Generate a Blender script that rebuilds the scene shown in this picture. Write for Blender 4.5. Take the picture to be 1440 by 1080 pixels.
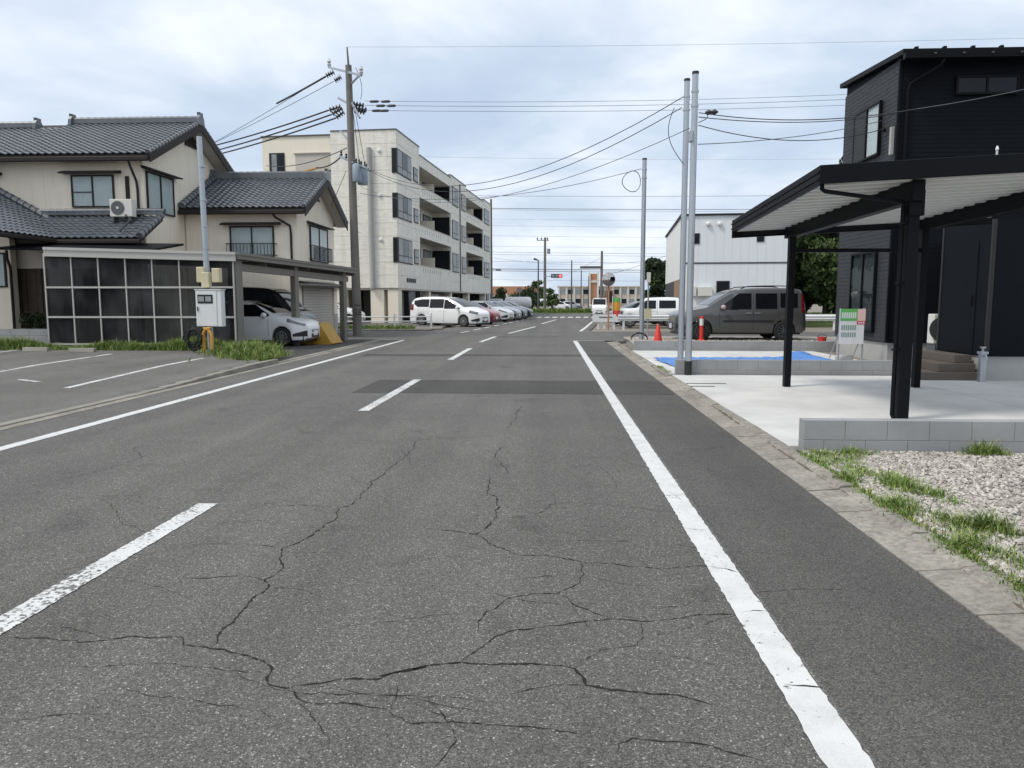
import bpy, bmesh, math, random
from mathutils import Vector, Matrix
random.seed(7)
R = math.radians
scene = bpy.context.scene
for o in list(bpy.data.objects): bpy.data.objects.remove(o)
col = scene.collection

# ------------------------------------------------------------------ camera
F, H, CX, CY, XV, YH = 1070., 1.5, 720., 540., 774., 423.      # photo pixels, eye height, vanishing point
PIT = math.atan((CY-YH)/F)
YAW = math.atan((XV-CX)/(F*math.cos(PIT)+(CY-YH)*math.sin(PIT)))
cam = bpy.data.cameras.new('camera'); cam.sensor_width = 36; cam.lens = F/1440*36
cam.clip_start = .05; cam.clip_end = 3000
camo = bpy.data.objects.new('camera', cam); col.objects.link(camo)
camo.location = (0, 0, H); camo.rotation_euler = (math.pi/2-PIT, 0, YAW)
scene.camera = camo
# ------------------------------------------------------------------ world, sun, exposure
SUN_AZ, SUN_EL = -118., 54.          # azimuth from +Y towards +X, elevation
w = bpy.data.worlds.new('World'); scene.world = w; w.use_nodes = True
nt = w.node_tree; nt.nodes.clear()
def N(t, **k):
    n = nt.nodes.new(t)
    for a, b in k.items(): setattr(n, a, b)
    return n
out = N('ShaderNodeOutputWorld'); bg = N('ShaderNodeBackground'); bg.inputs[1].default_value = .083
sky = N('ShaderNodeTexSky'); sky.sky_type = 'NISHITA'; sky.sun_disc = False
sky.sun_elevation = R(SUN_EL); sky.sun_rotation = R(SUN_AZ); sky.dust_density = 2.0; sky.ozone_density = 2.
tc = N('ShaderNodeTexCoord'); sp = N('ShaderNodeSeparateXYZ'); nt.links.new(tc.outputs['Generated'], sp.inputs[0])
zc = N('ShaderNodeMath', operation='MAXIMUM'); nt.links.new(sp.outputs[2], zc.inputs[0]); zc.inputs[1].default_value = 0.
za = N('ShaderNodeMath', operation='ADD'); nt.links.new(zc.outputs[0], za.inputs[0]); za.inputs[1].default_value = .22
dv = []
for i in range(2):
    d = N('ShaderNodeMath', operation='DIVIDE'); nt.links.new(sp.outputs[i], d.inputs[0]); nt.links.new(za.outputs[0], d.inputs[1]); dv.append(d)
cb = N('ShaderNodeCombineXYZ'); nt.links.new(dv[0].outputs[0], cb.inputs[0]); nt.links.new(dv[1].outputs[0], cb.inputs[1]); cb.inputs[2].default_value = 8.3
n1 = N('ShaderNodeTexNoise'); n1.inputs['Scale'].default_value = 1.9; n1.inputs['Detail'].default_value = 9; n1.inputs['Roughness'].default_value = .52; n1.inputs['Distortion'].default_value = .25
nt.links.new(cb.outputs[0], n1.inputs['Vector'])
n2 = N('ShaderNodeTexNoise'); n2.inputs['Scale'].default_value = .7; n2.inputs['Detail'].default_value = 4
nt.links.new(cb.outputs[0], n2.inputs['Vector'])
mx = N('ShaderNodeMath', operation='MULTIPLY_ADD'); nt.links.new(n2.outputs[0], mx.inputs[0]); mx.inputs[1].default_value = .55; 
sc_ = N('ShaderNodeMath', operation='MULTIPLY'); nt.links.new(n1.outputs[0], sc_.inputs[0]); sc_.inputs[1].default_value = .55
nt.links.new(sc_.outputs[0], mx.inputs[2])
rp = N('ShaderNodeValToRGB'); nt.links.new(mx.outputs[0], rp.inputs[0])
cr = rp.color_ramp
cr.elements[0].position = .40; cr.elements[0].color = (4.35, 5.25, 6.6, 1)
cr.elements[1].position = .70; cr.elements[1].color = (8.5, 8.75, 9.0, 1)
for p, c in ((.49, (5.1, 5.95, 7.1, 1)), (.54, (6.0, 6.65, 7.6, 1)), (.595, (7.0, 7.55, 8.25, 1))):
    e = cr.elements.new(p); e.color = c
ms = N('ShaderNodeMixRGB'); ms.inputs[0].default_value = .92
nt.links.new(sky.outputs[0], ms.inputs[1]); nt.links.new(rp.outputs[0], ms.inputs[2])
nt.links.new(ms.outputs[0], bg.inputs[0]); nt.links.new(bg.outputs[0], out.inputs[0])
sun = bpy.data.lights.new('sun', 'SUN'); sun.energy = 1.5; sun.angle = R(12); sun.color = (1, .95, .87)
suno = bpy.data.objects.new('sun', sun); col.objects.link(suno); suno.location = (-20, 10, 40)
sd = Vector((math.sin(R(SUN_AZ))*math.cos(R(SUN_EL)), math.cos(R(SUN_AZ))*math.cos(R(SUN_EL)), math.sin(R(SUN_EL))))
suno.rotation_euler = (-sd).to_track_quat('-Z', 'Y').to_euler()
vs = scene.view_settings; vs.view_transform = 'Standard'; vs.look = 'None'; vs.gamma = 1; vs.use_curve_mapping = False
vs.exposure = 0.68

# ------------------------------------------------------------------ pixel -> place (a pixel is a direction; distance comes from what it touches)
fw = Vector((-math.sin(YAW)*math.cos(PIT), math.cos(YAW)*math.cos(PIT), -math.sin(PIT)))
rt = Vector((math.cos(YAW), math.sin(YAW), 0))
up = Vector((-math.sin(YAW)*math.sin(PIT), math.cos(YAW)*math.sin(PIT), math.cos(PIT)))
EYE = Vector((0, 0, H)); ZZ = Vector((0, 0, 1))
def ray(x, y): return fw*F+rt*(x-CX)+up*(CY-y)
def gnd(x, y, z=0.):
    d = ray(x, y); return EYE+d*((z-H)/d.z)
def at(x, y, Y):
    d = ray(x, y); return EYE+d*(Y/d.y)
def atx(x, y, X):
    d = ray(x, y); return EYE+d*(X/d.x)
def onp(x, y, P, n):
    d = ray(x, y); return EYE+d*((Vector(P)-EYE).dot(n)/d.dot(n))

# ------------------------------------------------------------------ mesh helpers
WM = {}
class MB:
    def __init__(s): s.v = []; s.f = []; s.s = []
    def add(s, vs, fs, smooth=False):
        b = len(s.v); s.v += [Vector(v) for v in vs]
        for f in fs: s.f.append([i+b for i in f]); s.s.append(smooth)
        return s
    def box(s, x0, x1, y0, y1, z0, z1):
        return s.abox(Vector((0, 0, 0)), Vector((1, 0, 0)), Vector((0, 1, 0)), x0, x1, y0, y1, z0, z1)
    def abox(s, O, u, n, u0, u1, n0, n1, z0, z1):
        O = Vector(O); vs = [O+u*a+n*b+ZZ*c for c in (z0, z1) for b in (n0, n1) for a in (u0, u1)]
        return s.add(vs, [(0, 2, 3, 1), (4, 5, 7, 6), (0, 1, 5, 4), (2, 6, 7, 3), (0, 4, 6, 2), (1, 3, 7, 5)])
    def bar(s, p0, p1, a, b, upv=ZZ):
        p0 = Vector(p0); p1 = Vector(p1); d = (p1-p0).normalized()
        x = d.cross(upv)
        if x.length < 1e-4: x = Vector((1, 0, 0))
        x.normalize(); y = x.cross(d)
        vs = [p+x*(i*a/2)+y*(j*b/2) for p in (p0, p1) for j in (-1, 1) for i in (-1, 1)]
        return s.add(vs, [(0, 2, 3, 1), (4, 5, 7, 6), (0, 1, 5, 4), (2, 6, 7, 3), (0, 4, 6, 2), (1, 3, 7, 5)])
    def cyl(s, p0, p1, r0, r1=None, n=12, cap=True):
        if r1 is None: r1 = r0
        p0 = Vector(p0); p1 = Vector(p1); d = (p1-p0).normalized()
        x = d.orthogonal().normalized(); y = d.cross(x)
        vs = []
        for p, r in ((p0, r0), (p1, r1)):
            for i in range(n):
                a = 2*math.pi*i/n; vs.append(p+(x*math.cos(a)+y*math.sin(a))*r)
        s.add(vs, [(i, (i+1) % n, n+(i+1) % n, n+i) for i in range(n)], True)
        if cap: s.add(vs, [tuple(range(n-1, -1, -1)), tuple(range(n, 2*n))])
        return s
    def tube(s, pts, r, n=6):
        pts = [Vector(p) for p in pts]; vs = []; fs = []
        x = None
        for k, p in enumerate(pts):
            d = (pts[min(k+1, len(pts)-1)]-pts[max(k-1, 0)]).normalized()
            x = d.orthogonal().normalized() if x is None else (x-d*x.dot(d)).normalized()
            y = d.cross(x); rr = r[k] if isinstance(r, (list, tuple)) else r
            for i in range(n):
                a = 2*math.pi*i/n; vs.append(p+(x*math.cos(a)+y*math.sin(a))*rr)
        for k in range(len(pts)-1):
            for i in range(n): fs.append((k*n+i, k*n+(i+1) % n, (k+1)*n+(i+1) % n, (k+1)*n+i))
        s.add(vs, fs, True); s.add(vs, [tuple(range(n-1, -1, -1)), tuple(range((len(pts)-1)*n, len(pts)*n))])
        return s
    def lathe(s, C, ax, prof, n=20):      # prof: (distance along axis, radius)
        C = Vector(C); ax = Vector(ax).normalized(); x = ax.orthogonal().normalized(); y = ax.cross(x); vs = []; fs = []
        for h, r in prof:
            for i in range(n):
                a = 2*math.pi*i/n; vs.append(C+ax*h+(x*math.cos(a)+y*math.sin(a))*r)
        for k in range(len(prof)-1):
            for i in range(n): fs.append((k*n+i, k*n+(i+1) % n, (k+1)*n+(i+1) % n, (k+1)*n+i))
        s.add(vs, fs, True)
        s.add(vs, [tuple(range(n-1, -1, -1)), tuple(range((len(prof)-1)*n, len(prof)*n))])
        return s
    def prism(s, poly, ext):              # poly: 3-D points in a plane, ext: extrusion vector
        poly = [Vector(p) for p in poly]; n = len(poly); e = Vector(ext)
        vs = poly+[p+e for p in poly]
        return s.add(vs, [tuple(range(n-1, -1, -1)), tuple(range(n, 2*n))]+[(i, (i+1) % n, n+(i+1) % n, n+i) for i in range(n)])
    def build(s, name, mat, parent=None, loc=None, local=False, rot=0, bevel=0):
        me = bpy.data.meshes.new(name); o = bpy.data.objects.new(name, me); col.objects.link(o)
        vs = s.v
        if parent is not None:
            m = WM[parent]; o.parent = parent; WM[o] = m
            if not local: im = m.inverted(); vs = [im @ v for v in vs]
        elif loc is not None:
            m = Matrix.Translation(Vector(loc)) @ Matrix.Rotation(rot, 4, 'Z'); o.location = loc; o.rotation_euler = (0, 0, rot); WM[o] = m
            if not local: im = m.inverted(); vs = [im @ v for v in vs]
        else: WM[o] = Matrix.Identity(4)
        me.from_pydata([tuple(v) for v in vs], [], s.f)
        me.polygons.foreach_set('use_smooth', s.s)
        me.update(); me.materials.append(mat)
        bm = bmesh.new(); bm.from_mesh(me); bmesh.ops.recalc_face_normals(bm, faces=bm.faces); bm.to_mesh(me); bm.free()
        if any(s.s): me.set_sharp_from_angle(angle=R(40))
        if bevel:
            md = o.modifiers.new('bevel', 'BEVEL'); md.width = bevel; md.segments = 2; md.limit_method = 'ANGLE'; md.angle_limit = R(40)
        return o
    def sheet(s, pts, z=None):
        vs = [(p[0], p[1], p[2] if z is None else z) for p in pts]
        return s.add(vs, [tuple(range(len(vs)))])
def tag(o, label=None, cat=None, group=None, kind=None):
    if label: o['label'] = label
    if cat: o['category'] = cat
    if group: o['group'] = group
    if kind: o['kind'] = kind
    return o
def thing(name, loc, label, cat, group=None, rot=0):
    o = bpy.data.objects.new(name, None); col.objects.link(o); o.empty_display_size = .2
    o.location = loc; o.rotation_euler = (0, 0, rot)
    WM[o] = Matrix.Translation(Vector(loc)) @ Matrix.Rotation(rot, 4, 'Z')
    return tag(o, label, cat, group)
def struct(o): o['kind'] = 'structure'; return o
def copy_tree(o, parent=None):
    c = o.copy(); col.objects.link(c)
    if parent is not None: c.parent = parent
    for ch in list(o.children): copy_tree(ch, c)
    return c
def place(o, loc, rot, label):
    o.location = loc; o.rotation_euler = (0, 0, rot); o['label'] = label; return o

# ------------------------------------------------------------------ materials
def newmat(name):
    m = bpy.data.materials.new(name); m.use_nodes = True; t = m.node_tree
    b = t.nodes['Principled BSDF']; return m, t, b
def coords(t, obj=True, scale=None):
    c = t.nodes.new('ShaderNodeTexCoord')
    o = c.outputs['Object']
    if not obj:
        g = t.nodes.new('ShaderNodeNewGeometry'); o = g.outputs['Position']
    if scale:
        mp = t.nodes.new('ShaderNodeMapping'); mp.inputs['Scale'].default_value = scale; t.links.new(o, mp.inputs[0]); o = mp.outputs[0]
    return o
def noise(t, v, sc, det=4, rough=.55):
    n = t.nodes.new('ShaderNodeTexNoise'); n.inputs['Scale'].default_value = sc; n.inputs['Detail'].default_value = det; n.inputs['Roughness'].default_value = rough
    t.links.new(v, n.inputs['Vector']); return n.outputs[0]
def ramp(t, v, stops):
    r = t.nodes.new('ShaderNodeValToRGB'); t.links.new(v, r.inputs[0]); e = r.color_ramp.elements
    e[0].position, e[0].color = stops[0][0], (*stops[0][1], 1); e[1].position, e[1].color = stops[-1][0], (*stops[-1][1], 1)
    for p, c in stops[1:-1]: q = e.new(p); q.color = (*c, 1)
    return r.outputs[0]
def mix(t, f, a, b, mode='MIX'):
    m = t.nodes.new('ShaderNodeMixRGB'); m.blend_type = mode
    for i, x in ((0, f), (1, a), (2, b)):
        if isinstance(x, (int, float)): m.inputs[i].default_value = x
        elif isinstance(x, tuple): m.inputs[i].default_value = (*x, 1)
        else: t.links.new(x, m.inputs[i])
    return m.outputs[0]
def bump(t, b, h, st=.3, d=.01):
    n = t.nodes.new('ShaderNodeBump'); n.inputs['Strength'].default_value = st; n.inputs['Distance'].default_value = d
    t.links.new(h, n.inputs['Height']); t.links.new(n.outputs[0], b.inputs['Normal'])
def g3(v): return (v, v, v)
def sc3(c, k): return tuple(x*k for x in c)
def M(name, c, rough=.7, var=.14, scale=3., metal=0., spec=.5, coat=0., bst=0., bsc=80., dirt=0.):
    m, t, b = newmat(name); v = coords(t, False)
    n = noise(t, v, scale, 5); n2 = noise(t, v, scale*14, 3)
    c1 = mix(t, n, sc3(c, 1-var*1.6), sc3(c, 1+var*1.6)); c1 = mix(t, .35, c1, mix(t, n2, sc3(c, 1-var), sc3(c, 1+var)))
    if dirt:
        st = coords(t, False, (5, 5, .35)); d = ramp(t, noise(t, st, 1.3, 5), [(.45, g3(0)), (.75, g3(dirt))])
        c1 = mix(t, d, c1, sc3(c, .45))
    t.links.new(c1, b.inputs['Base Color'])
    b.inputs['Roughness'].default_value = rough; b.inputs['Metallic'].default_value = metal; b.inputs['Specular IOR Level'].default_value = spec
    b.inputs['Coat Weight'].default_value = coat; b.inputs['Coat Roughness'].default_value = .04
    if bst: bump(t, b, noise(t, v, bsc, 4), bst)
    return m
def asphalt(name, k, specks=1.):
    m, t, b = newmat(name); v = coords(t, False)
    big = ramp(t, noise(t, v, .45, 6, .62), [(.3, g3(.84*k)), (.7, g3(1.12*k))]); st_ = ramp(t, noise(t, v, 1.7, 6, .6), [(.28, g3(.72)), (.42, g3(1)), (1, g3(1.04))]); big = mix(t, 1., big, st_, 'MULTIPLY')
    lane = noise(t, coords(t, False, (1.1, .03, 1)), 1.2, 4); big = mix(t, 1., big, ramp(t, lane, [(.33, g3(.84)), (.66, g3(1.1))]), 'MULTIPLY')
    tint = mix(t, 1., big, (1.045, 1.0, .935), 'MULTIPLY')
    vo = t.nodes.new('ShaderNodeTexVoronoi'); vo.inputs['Scale'].default_value = 155; t.links.new(v, vo.inputs['Vector'])
    s = t.nodes.new('ShaderNodeSeparateColor'); t.links.new(vo.outputs['Color'], s.inputs[0])
    grit = ramp(t, s.outputs[0], [(0, g3(.52)), (.5, g3(.98)), (.9, g3(1.2)), (.955, g3(1.5)), (.99, g3(2.4*specks+.4))])
    vo2 = t.nodes.new('ShaderNodeTexVoronoi'); vo2.inputs['Scale'].default_value = 270; t.links.new(v, vo2.inputs['Vector'])
    s2 = t.nodes.new('ShaderNodeSeparateColor'); t.links.new(vo2.outputs['Color'], s2.inputs[0])
    grit2 = ramp(t, s2.outputs[1], [(0, g3(.62)), (.8, g3(1.14)), (.97, g3(1.8))])
    c = mix(t, 1., mix(t, 1., tint, grit, 'MULTIPLY'), grit2, 'MULTIPLY')
    t.links.new(c, b.inputs['Base Color']); b.inputs['Roughness'].default_value = .86; b.inputs['Specular IOR Level'].default_value = .35
    hh = mix(t, .5, vo.outputs['Distance'], noise(t, v, 140, 3)); bump(t, b, hh, .4, .005)
    return m
def paint(name, wear):
    m, t, b = newmat(name); v = coords(t, False)
    n = noise(t, v, 34, 6, .65); n2 = noise(t, v, 2.2, 3); n3 = noise(t, v, 160, 2)
    a = t.nodes.new('ShaderNodeMath'); a.operation = 'MULTIPLY_ADD'; t.links.new(n2, a.inputs[0]); a.inputs[1].default_value = .45; t.links.new(n, a.inputs[2])
    f = ramp(t, a.outputs[0], [(wear, g3(1)), (wear+.05, g3(0))])
    c = mix(t, n3, (.52, .52, .51), (.72, .72, .705)); c = mix(t, 1., c, ramp(t, noise(t, v, 5, 6, .65), [(.35, g3(.86)), (.6, g3(1))]), 'MULTIPLY'); c = mix(t, f, c, (.13, .125, .118))
    t.links.new(c, b.inputs['Base Color']); b.inputs['Roughness'].default_value = .7; bump(t, b, n, .3, .004); return m
def concrete(name, c, stain=.3, bst=.25):
    m, t, b = newmat(name); v = coords(t, False)
    n = noise(t, v, 1.1, 6, .6); n2 = noise(t, v, 55, 4); n3 = noise(t, coords(t, False, (.5, 3, 3)), 1.4, 5)
    c1 = mix(t, ramp(t, n, [(.35, g3(0)), (.7, g3(1))]), sc3(c, 1-stain), sc3(c, 1.08)); c1 = mix(t, .3, c1, mix(t, n2, sc3(c, .7), sc3(c, 1.25)))
    c1 = mix(t, ramp(t, n3, [(.5, g3(0)), (.75, g3(stain*.7))]), c1, sc3(c, .6))
    t.links.new(c1, b.inputs['Base Color']); b.inputs['Roughness'].default_value = .88; b.inputs['Specular IOR Level'].default_value = .3
    bump(t, b, n2, bst, .004); return m
def leafmat(name, a, c):
    m, t, b = newmat(name); g = t.nodes.new('ShaderNodeNewGeometry')
    r = ramp(t, g.outputs['Random Per Island'], [(0, sc3(a, .55)), (.5, a), (1, c)])
    n = noise(t, coords(t, False), .8, 3); r = mix(t, 1., r, ramp(t, n, [(.3, g3(.7)), (.7, g3(1.25))]), 'MULTIPLY')
    t.links.new(r, b.inputs['Base Color']); b.inputs['Roughness'].default_value = .6; b.inputs['Specular IOR Level'].default_value = .3
    return m
def pane_mat(name, tint, fres=1.5, rough=.03):
    m = bpy.data.materials.new(name); m.use_nodes = True; t = m.node_tree; t.nodes.clear()
    o = t.nodes.new('ShaderNodeOutputMaterial'); mx = t.nodes.new('ShaderNodeMixShader'); tr = t.nodes.new('ShaderNodeBsdfTransparent'); gl = t.nodes.new('ShaderNodeBsdfGlossy'); fr = t.nodes.new('ShaderNodeFresnel')
    tr.inputs[0].default_value = (*tint, 1); gl.inputs['Roughness'].default_value = rough; fr.inputs[0].default_value = fres
    v = coords(t, False); n = t.nodes.new('ShaderNodeBump'); n.inputs['Strength'].default_value = .3; n.inputs['Distance'].default_value = .05; t.links.new(noise(t, v, 1.4, 2), n.inputs['Height'])
    t.links.new(n.outputs[0], gl.inputs['Normal'])
    gb = t.nodes.new('ShaderNodeNewGeometry'); iv = t.nodes.new('ShaderNodeMath'); iv.operation = 'SUBTRACT'; iv.inputs[0].default_value = 1; t.links.new(gb.outputs['Backfacing'], iv.inputs[1])
    ml_ = t.nodes.new('ShaderNodeMath'); ml_.operation = 'MULTIPLY'; t.links.new(fr.outputs[0], ml_.inputs[0]); t.links.new(iv.outputs[0], ml_.inputs[1])
    t.links.new(ml_.outputs[0], mx.inputs[0]); t.links.new(tr.outputs[0], mx.inputs[1]); t.links.new(gl.outputs[0], mx.inputs[2]); t.links.new(mx.outputs[0], o.inputs[0]); return m
def tilewall(name, c, bw=.3, bh=.1):
    m, t, b = newmat(name); v = coords(t, True); sx = t.nodes.new('ShaderNodeSeparateXYZ'); t.links.new(v, sx.inputs[0])
    ad = t.nodes.new('ShaderNodeMath'); ad.operation = 'ADD'; t.links.new(sx.outputs[0], ad.inputs[0]); t.links.new(sx.outputs[1], ad.inputs[1])
    cb = t.nodes.new('ShaderNodeCombineXYZ'); t.links.new(ad.outputs[0], cb.inputs[0]); t.links.new(sx.outputs[2], cb.inputs[1])
    k = t.nodes.new('ShaderNodeTexBrick'); k.inputs['Scale'].default_value = 1; k.inputs['Brick Width'].default_value = bw; k.inputs['Row Height'].default_value = bh; k.inputs['Mortar Size'].default_value = .006
    k.inputs['Color1'].default_value = (*sc3(c, 1.06), 1); k.inputs['Color2'].default_value = (*sc3(c, .93), 1); k.inputs['Mortar'].default_value = (*sc3(c, .72), 1)
    t.links.new(cb.outputs[0], k.inputs['Vector'])
    st = coords(t, False, (3, 3, .3)); d = ramp(t, noise(t, st, 1.1, 5), [(.4, g3(1)), (.8, g3(.8))])
    t.links.new(mix(t, 1., k.outputs[0], d, 'MULTIPLY'), b.inputs['Base Color']); b.inputs['Roughness'].default_value = .6
    return m
MT = {}
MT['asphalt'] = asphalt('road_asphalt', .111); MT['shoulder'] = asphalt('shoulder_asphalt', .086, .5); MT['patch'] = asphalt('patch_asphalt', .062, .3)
MT['lot'] = asphalt('lot_asphalt', .13, .5); MT['crack'] = M('crack_fill', (.028, .026, .024), .95, .3, spec=.1)
MT['line'] = paint('line_paint', .555); MT['dash'] = paint('worn_paint', .635); MT['thinline'] = paint('lot_paint', .62)
MT['gutter'] = concrete('gutter_concrete', (.355, .33, .285), .5, .5)
_t = MT['gutter'].node_tree; _b = _t.nodes['Principled BSDF']; _l = _b.inputs['Base Color'].links[0].from_socket; _v = coords(_t, False)
_d = mix(_t, 1., ramp(_t, noise(_t, _v, 4.5, 7, .7), [(.34, g3(.72)), (.5, g3(.98)), (.7, g3(1.08))]), ramp(_t, noise(_t, _v, 26, 5, .7), [(.32, g3(.62)), (.55, g3(1.0)), (.75, g3(1.15))]), 'MULTIPLY')
_t.links.new(mix(_t, 1., _l, _d, 'MULTIPLY'), _b.inputs['Base Color']); MT['kerb'] = concrete('kerb_concrete', (.3, .285, .25), .4)
MT['slab'] = concrete('slab_concrete', (.6, .595, .58), .22, .15); MT['block'] = concrete('block_concrete', (.33, .335, .34), .28, .35)
MT['ground'] = M('earth', (.2, .18, .15), .95, .25, 1.2, bst=.4, bsc=30); MT['gravelbed'] = M('gravel_bed', (.30, .28, .255), .95, .35, 18, bst=.8, bsc=60)
MT['stone'] = None; MT['soil'] = M('gutter_soil', (.11, .09, .065), .95, .3, 20)
m, t, b = newmat('gravel_stone'); g = t.nodes.new('ShaderNodeNewGeometry')
t.links.new(ramp(t, g.outputs['Random Per Island'], [(0, (.16, .15, .135)), (.3, (.32, .295, .26)), (.75, (.45, .42, .375)), (1, (.58, .55, .5))]), b.inputs['Base Color']); b.inputs['Roughness'].default_value = .9; MT['stone'] = m
MT['grass'] = leafmat('weed_blade', (.13, .22, .04), (.36, .38, .13)); MT['leafdark'] = leafmat('dark_leaf', (.018, .034, .012), (.06, .09, .03)); MT['leafmid'] = leafmat('mid_leaf', (.05, .085, .025), (.12, .16, .05))
MT['bark'] = M('bark', (.09, .07, .055), .9, .3, 6, bst=.6, bsc=25)
MT['cream'] = M('cream_siding', (.87, .79, .66), .65, .04, 1.2, dirt=.16); MT['cream2'] = M('cream_wall', (.83, .75, .62), .7, .05, 1.2, dirt=.1)
MT['rooft'] = M('roof_tile', (.098, .11, .124), .33, .4, 2.5, spec=.7, bst=.1, bsc=30); MT['brown'] = M('dark_brown_trim', (.026, .021, .019), .6, .15, spec=.25)
MT['soffit'] = M('soffit_board', (.5, .46, .41), .7, .06); MT['wood'] = M('old_dark_wood', (.045, .03, .02), .7, .35, 5, bst=.2, bsc=40)
MT['alu'] = M('beige_aluminium', (.46, .445, .415), .45, .06, metal=.2); MT['bronze'] = M('taupe_aluminium', (.19, .175, .155), .5, .08, metal=.1)
MT['poly'] = pane_mat('smoked_polycarbonate', (.2, .2, .2), 1.65, .03)
_t = MT['poly'].node_tree; _o = [n for n in _t.nodes if n.type == 'OUTPUT_MATERIAL'][0]; _l = _o.inputs[0].links[0].from_socket
_df = _t.nodes.new('ShaderNodeBsdfDiffuse'); _m = _t.nodes.new('ShaderNodeMixShader'); _t.links.new(ramp(_t, noise(_t, coords(_t, False, (1.6, 1, .8)), .8, 2), [(.36, (.03, .032, .034)), (.66, (.12, .125, .13))]), _df.inputs[0])  # pale blotches in the diffuse colour paint in cloud-like reflections
_m.inputs[0].default_value = .4; _t.links.new(_l, _m.inputs[1]); _t.links.new(_df.outputs[0], _m.inputs[2]); _t.links.new(_m.outputs[0], _o.inputs[0]); MT['glass'] = pane_mat('window_glass', (.85, .88, .88), 1.4)
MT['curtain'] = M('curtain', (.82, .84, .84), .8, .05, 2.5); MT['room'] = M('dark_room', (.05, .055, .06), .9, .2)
MT['sash'] = M('dark_sash', (.03, .03, .031), .5, .1, spec=.2); MT['sash2'] = M('grey_sash', (.1, .105, .11), .4, .1, metal=.3)
MT['steel'] = M('galvanised_steel', (.42, .45, .48), .38, .08, 5, metal=.65); MT['polec'] = concrete('pole_concrete', (.2, .185, .17), .25, .3); MT['black'] = M('black_rubber', (.012, .012, .013), .55, .1)
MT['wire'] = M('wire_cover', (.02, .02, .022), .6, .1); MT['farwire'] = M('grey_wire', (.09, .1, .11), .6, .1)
MT['xfmr'] = M('transformer_paint', (.27, .33, .39), .45, .06); MT['porcelain'] = M('insulator', (.06, .06, .065), .3, .1); MT['porc2'] = M('pale_insulator', (.5, .5, .5), .3, .1)
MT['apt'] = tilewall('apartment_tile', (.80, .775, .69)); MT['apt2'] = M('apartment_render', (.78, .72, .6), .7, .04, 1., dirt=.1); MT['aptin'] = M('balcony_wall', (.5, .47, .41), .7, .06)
MT['win'] = M('dark_glazing', (.018, .021, .026), .12, .3, .8, spec=.16); MT['winlt'] = M('curtained_glazing', (.26, .275, .28), .3, .4, 1.8, spec=.1)
MT['white'] = M('white_paint', (.68, .69, .69), .5, .05, dirt=.1); MT['offwhite'] = M('offwhite_box', (.62, .61, .56), .5, .05); MT['beige'] = M('beige_plastic', (.55, .49, .33), .5, .06)
MT['orange'] = M('orange_pipe_paint', (.62, .3, .035), .5, .15); MT['ochre'] = M('ochre_steel', (.44, .25, .03), .6, .2, 4, dirt=.25)
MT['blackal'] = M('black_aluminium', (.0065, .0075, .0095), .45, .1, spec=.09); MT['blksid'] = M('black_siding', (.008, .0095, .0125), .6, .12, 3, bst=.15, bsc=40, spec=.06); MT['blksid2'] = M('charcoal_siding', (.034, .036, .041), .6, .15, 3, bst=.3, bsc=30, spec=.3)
MT['deck'] = M('folded_plate', (.6, .61, .6), .5, .04); MT['steptile'] = M('step_tile', (.1, .085, .072), .6, .12, 6)
MT['found'] = concrete('foundation', (.40, .40, .39), .15); MT['wbld'] = M('white_cladding', (.70, .735, .755), .5, .03, 1., dirt=.06); MT['wbld_lit'] = M('white_cladding_lit', (.78, .79, .77), .5, .03, 1.); MT['brownw'] = M('brown_wall', (.3, .19, .12), .7, .1)  # white cladding in two tones, shaded face and lit street side painted in
MT['red'] = M('red_plastic', (.6, .04, .03), .5, .12); MT['tarp'] = M('blue_tarp', (.05, .19, .52), .5, .2, 4)
MT['green'] = M('sign_green', (.12, .42, .1), .5, .03); MT['signred'] = M('sign_red', (.6, .05, .05), .5, .03); MT['ink'] = M('sign_ink', (.25, .33, .28), .6, .05); MT['pink'] = M('sign_pink', (.75, .5, .45), .5, .03)
MT['school'] = M('school_wall', (.52, .44, .36), .8, .06); MT['brick'] = M('terracotta', (.42, .21, .12), .8, .1); MT['hedge'] = leafmat('verge', (.1, .14, .04), (.2, .23, .09))
def carpaint(name, c, metal=.0): return M(name, c, .32 if metal == 0 else .36, .02, 1., metal=metal, coat=.7)
MT['carglass'] = M('car_glass', (.008, .009, .011), .05, .2, spec=.32); MT['tyre'] = M('tyre', (.018, .018, .018), .85, .15); MT['rim'] = M('alloy', (.42, .43, .44), .3, .05, metal=.8)
MT['lamp'] = M('headlamp_lens', (.16, .17, .18), .06, .3, 6, spec=.9); MT['mirror'] = M('mirror_glass', (.5, .48, .46), .06, .05, metal=1); MT['tail'] = M('tail_lamp', (.16, .01, .012), .15, .05); MT['trim'] = M('black_trim', (.02, .02, .022), .5, .1); MT['plate'] = M('plate', (.75, .76, .74), .5, .02)
# ================================================================== the setting
BA = R(5.1)                                             # the road bends right beyond the crossing
BU = Vector((math.sin(BA), math.cos(BA), 0)); BR = Vector((math.cos(BA), -math.sin(BA), 0))
X0, X1, XS = -6.37, 2.04, 1.075                          # asphalt edges, shoulder seam
YC0, YC1 = 29.3, 37.6                                    # side street
struct(MB().sheet([(-900, -200), (900, -200), (900, 1500), (-900, 1500)], -.06).build('ground', MT['ground']))
def bpt(s, t): return Vector((-1.4, YC1, 0))+BR*s+BU*t    # frame of the bent road, s across, t along
rm = MB()
rm.sheet([(X0, -8), (XS, -8), (XS, YC0), (X0, YC0)], 0)
rm.sheet([(-60, YC0), (60, YC0), (60, YC1), (-60, YC1)], 0)
a, b_ = bpt(-4.6, 0), bpt(3.3, 0); k = 36
tl = lambda s: Vector((-1.4+s/math.cos(BA), YC1, 0))
p0, p1 = tl(-4.6), tl(3.3); ue = BU*(38/BU.y)
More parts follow.
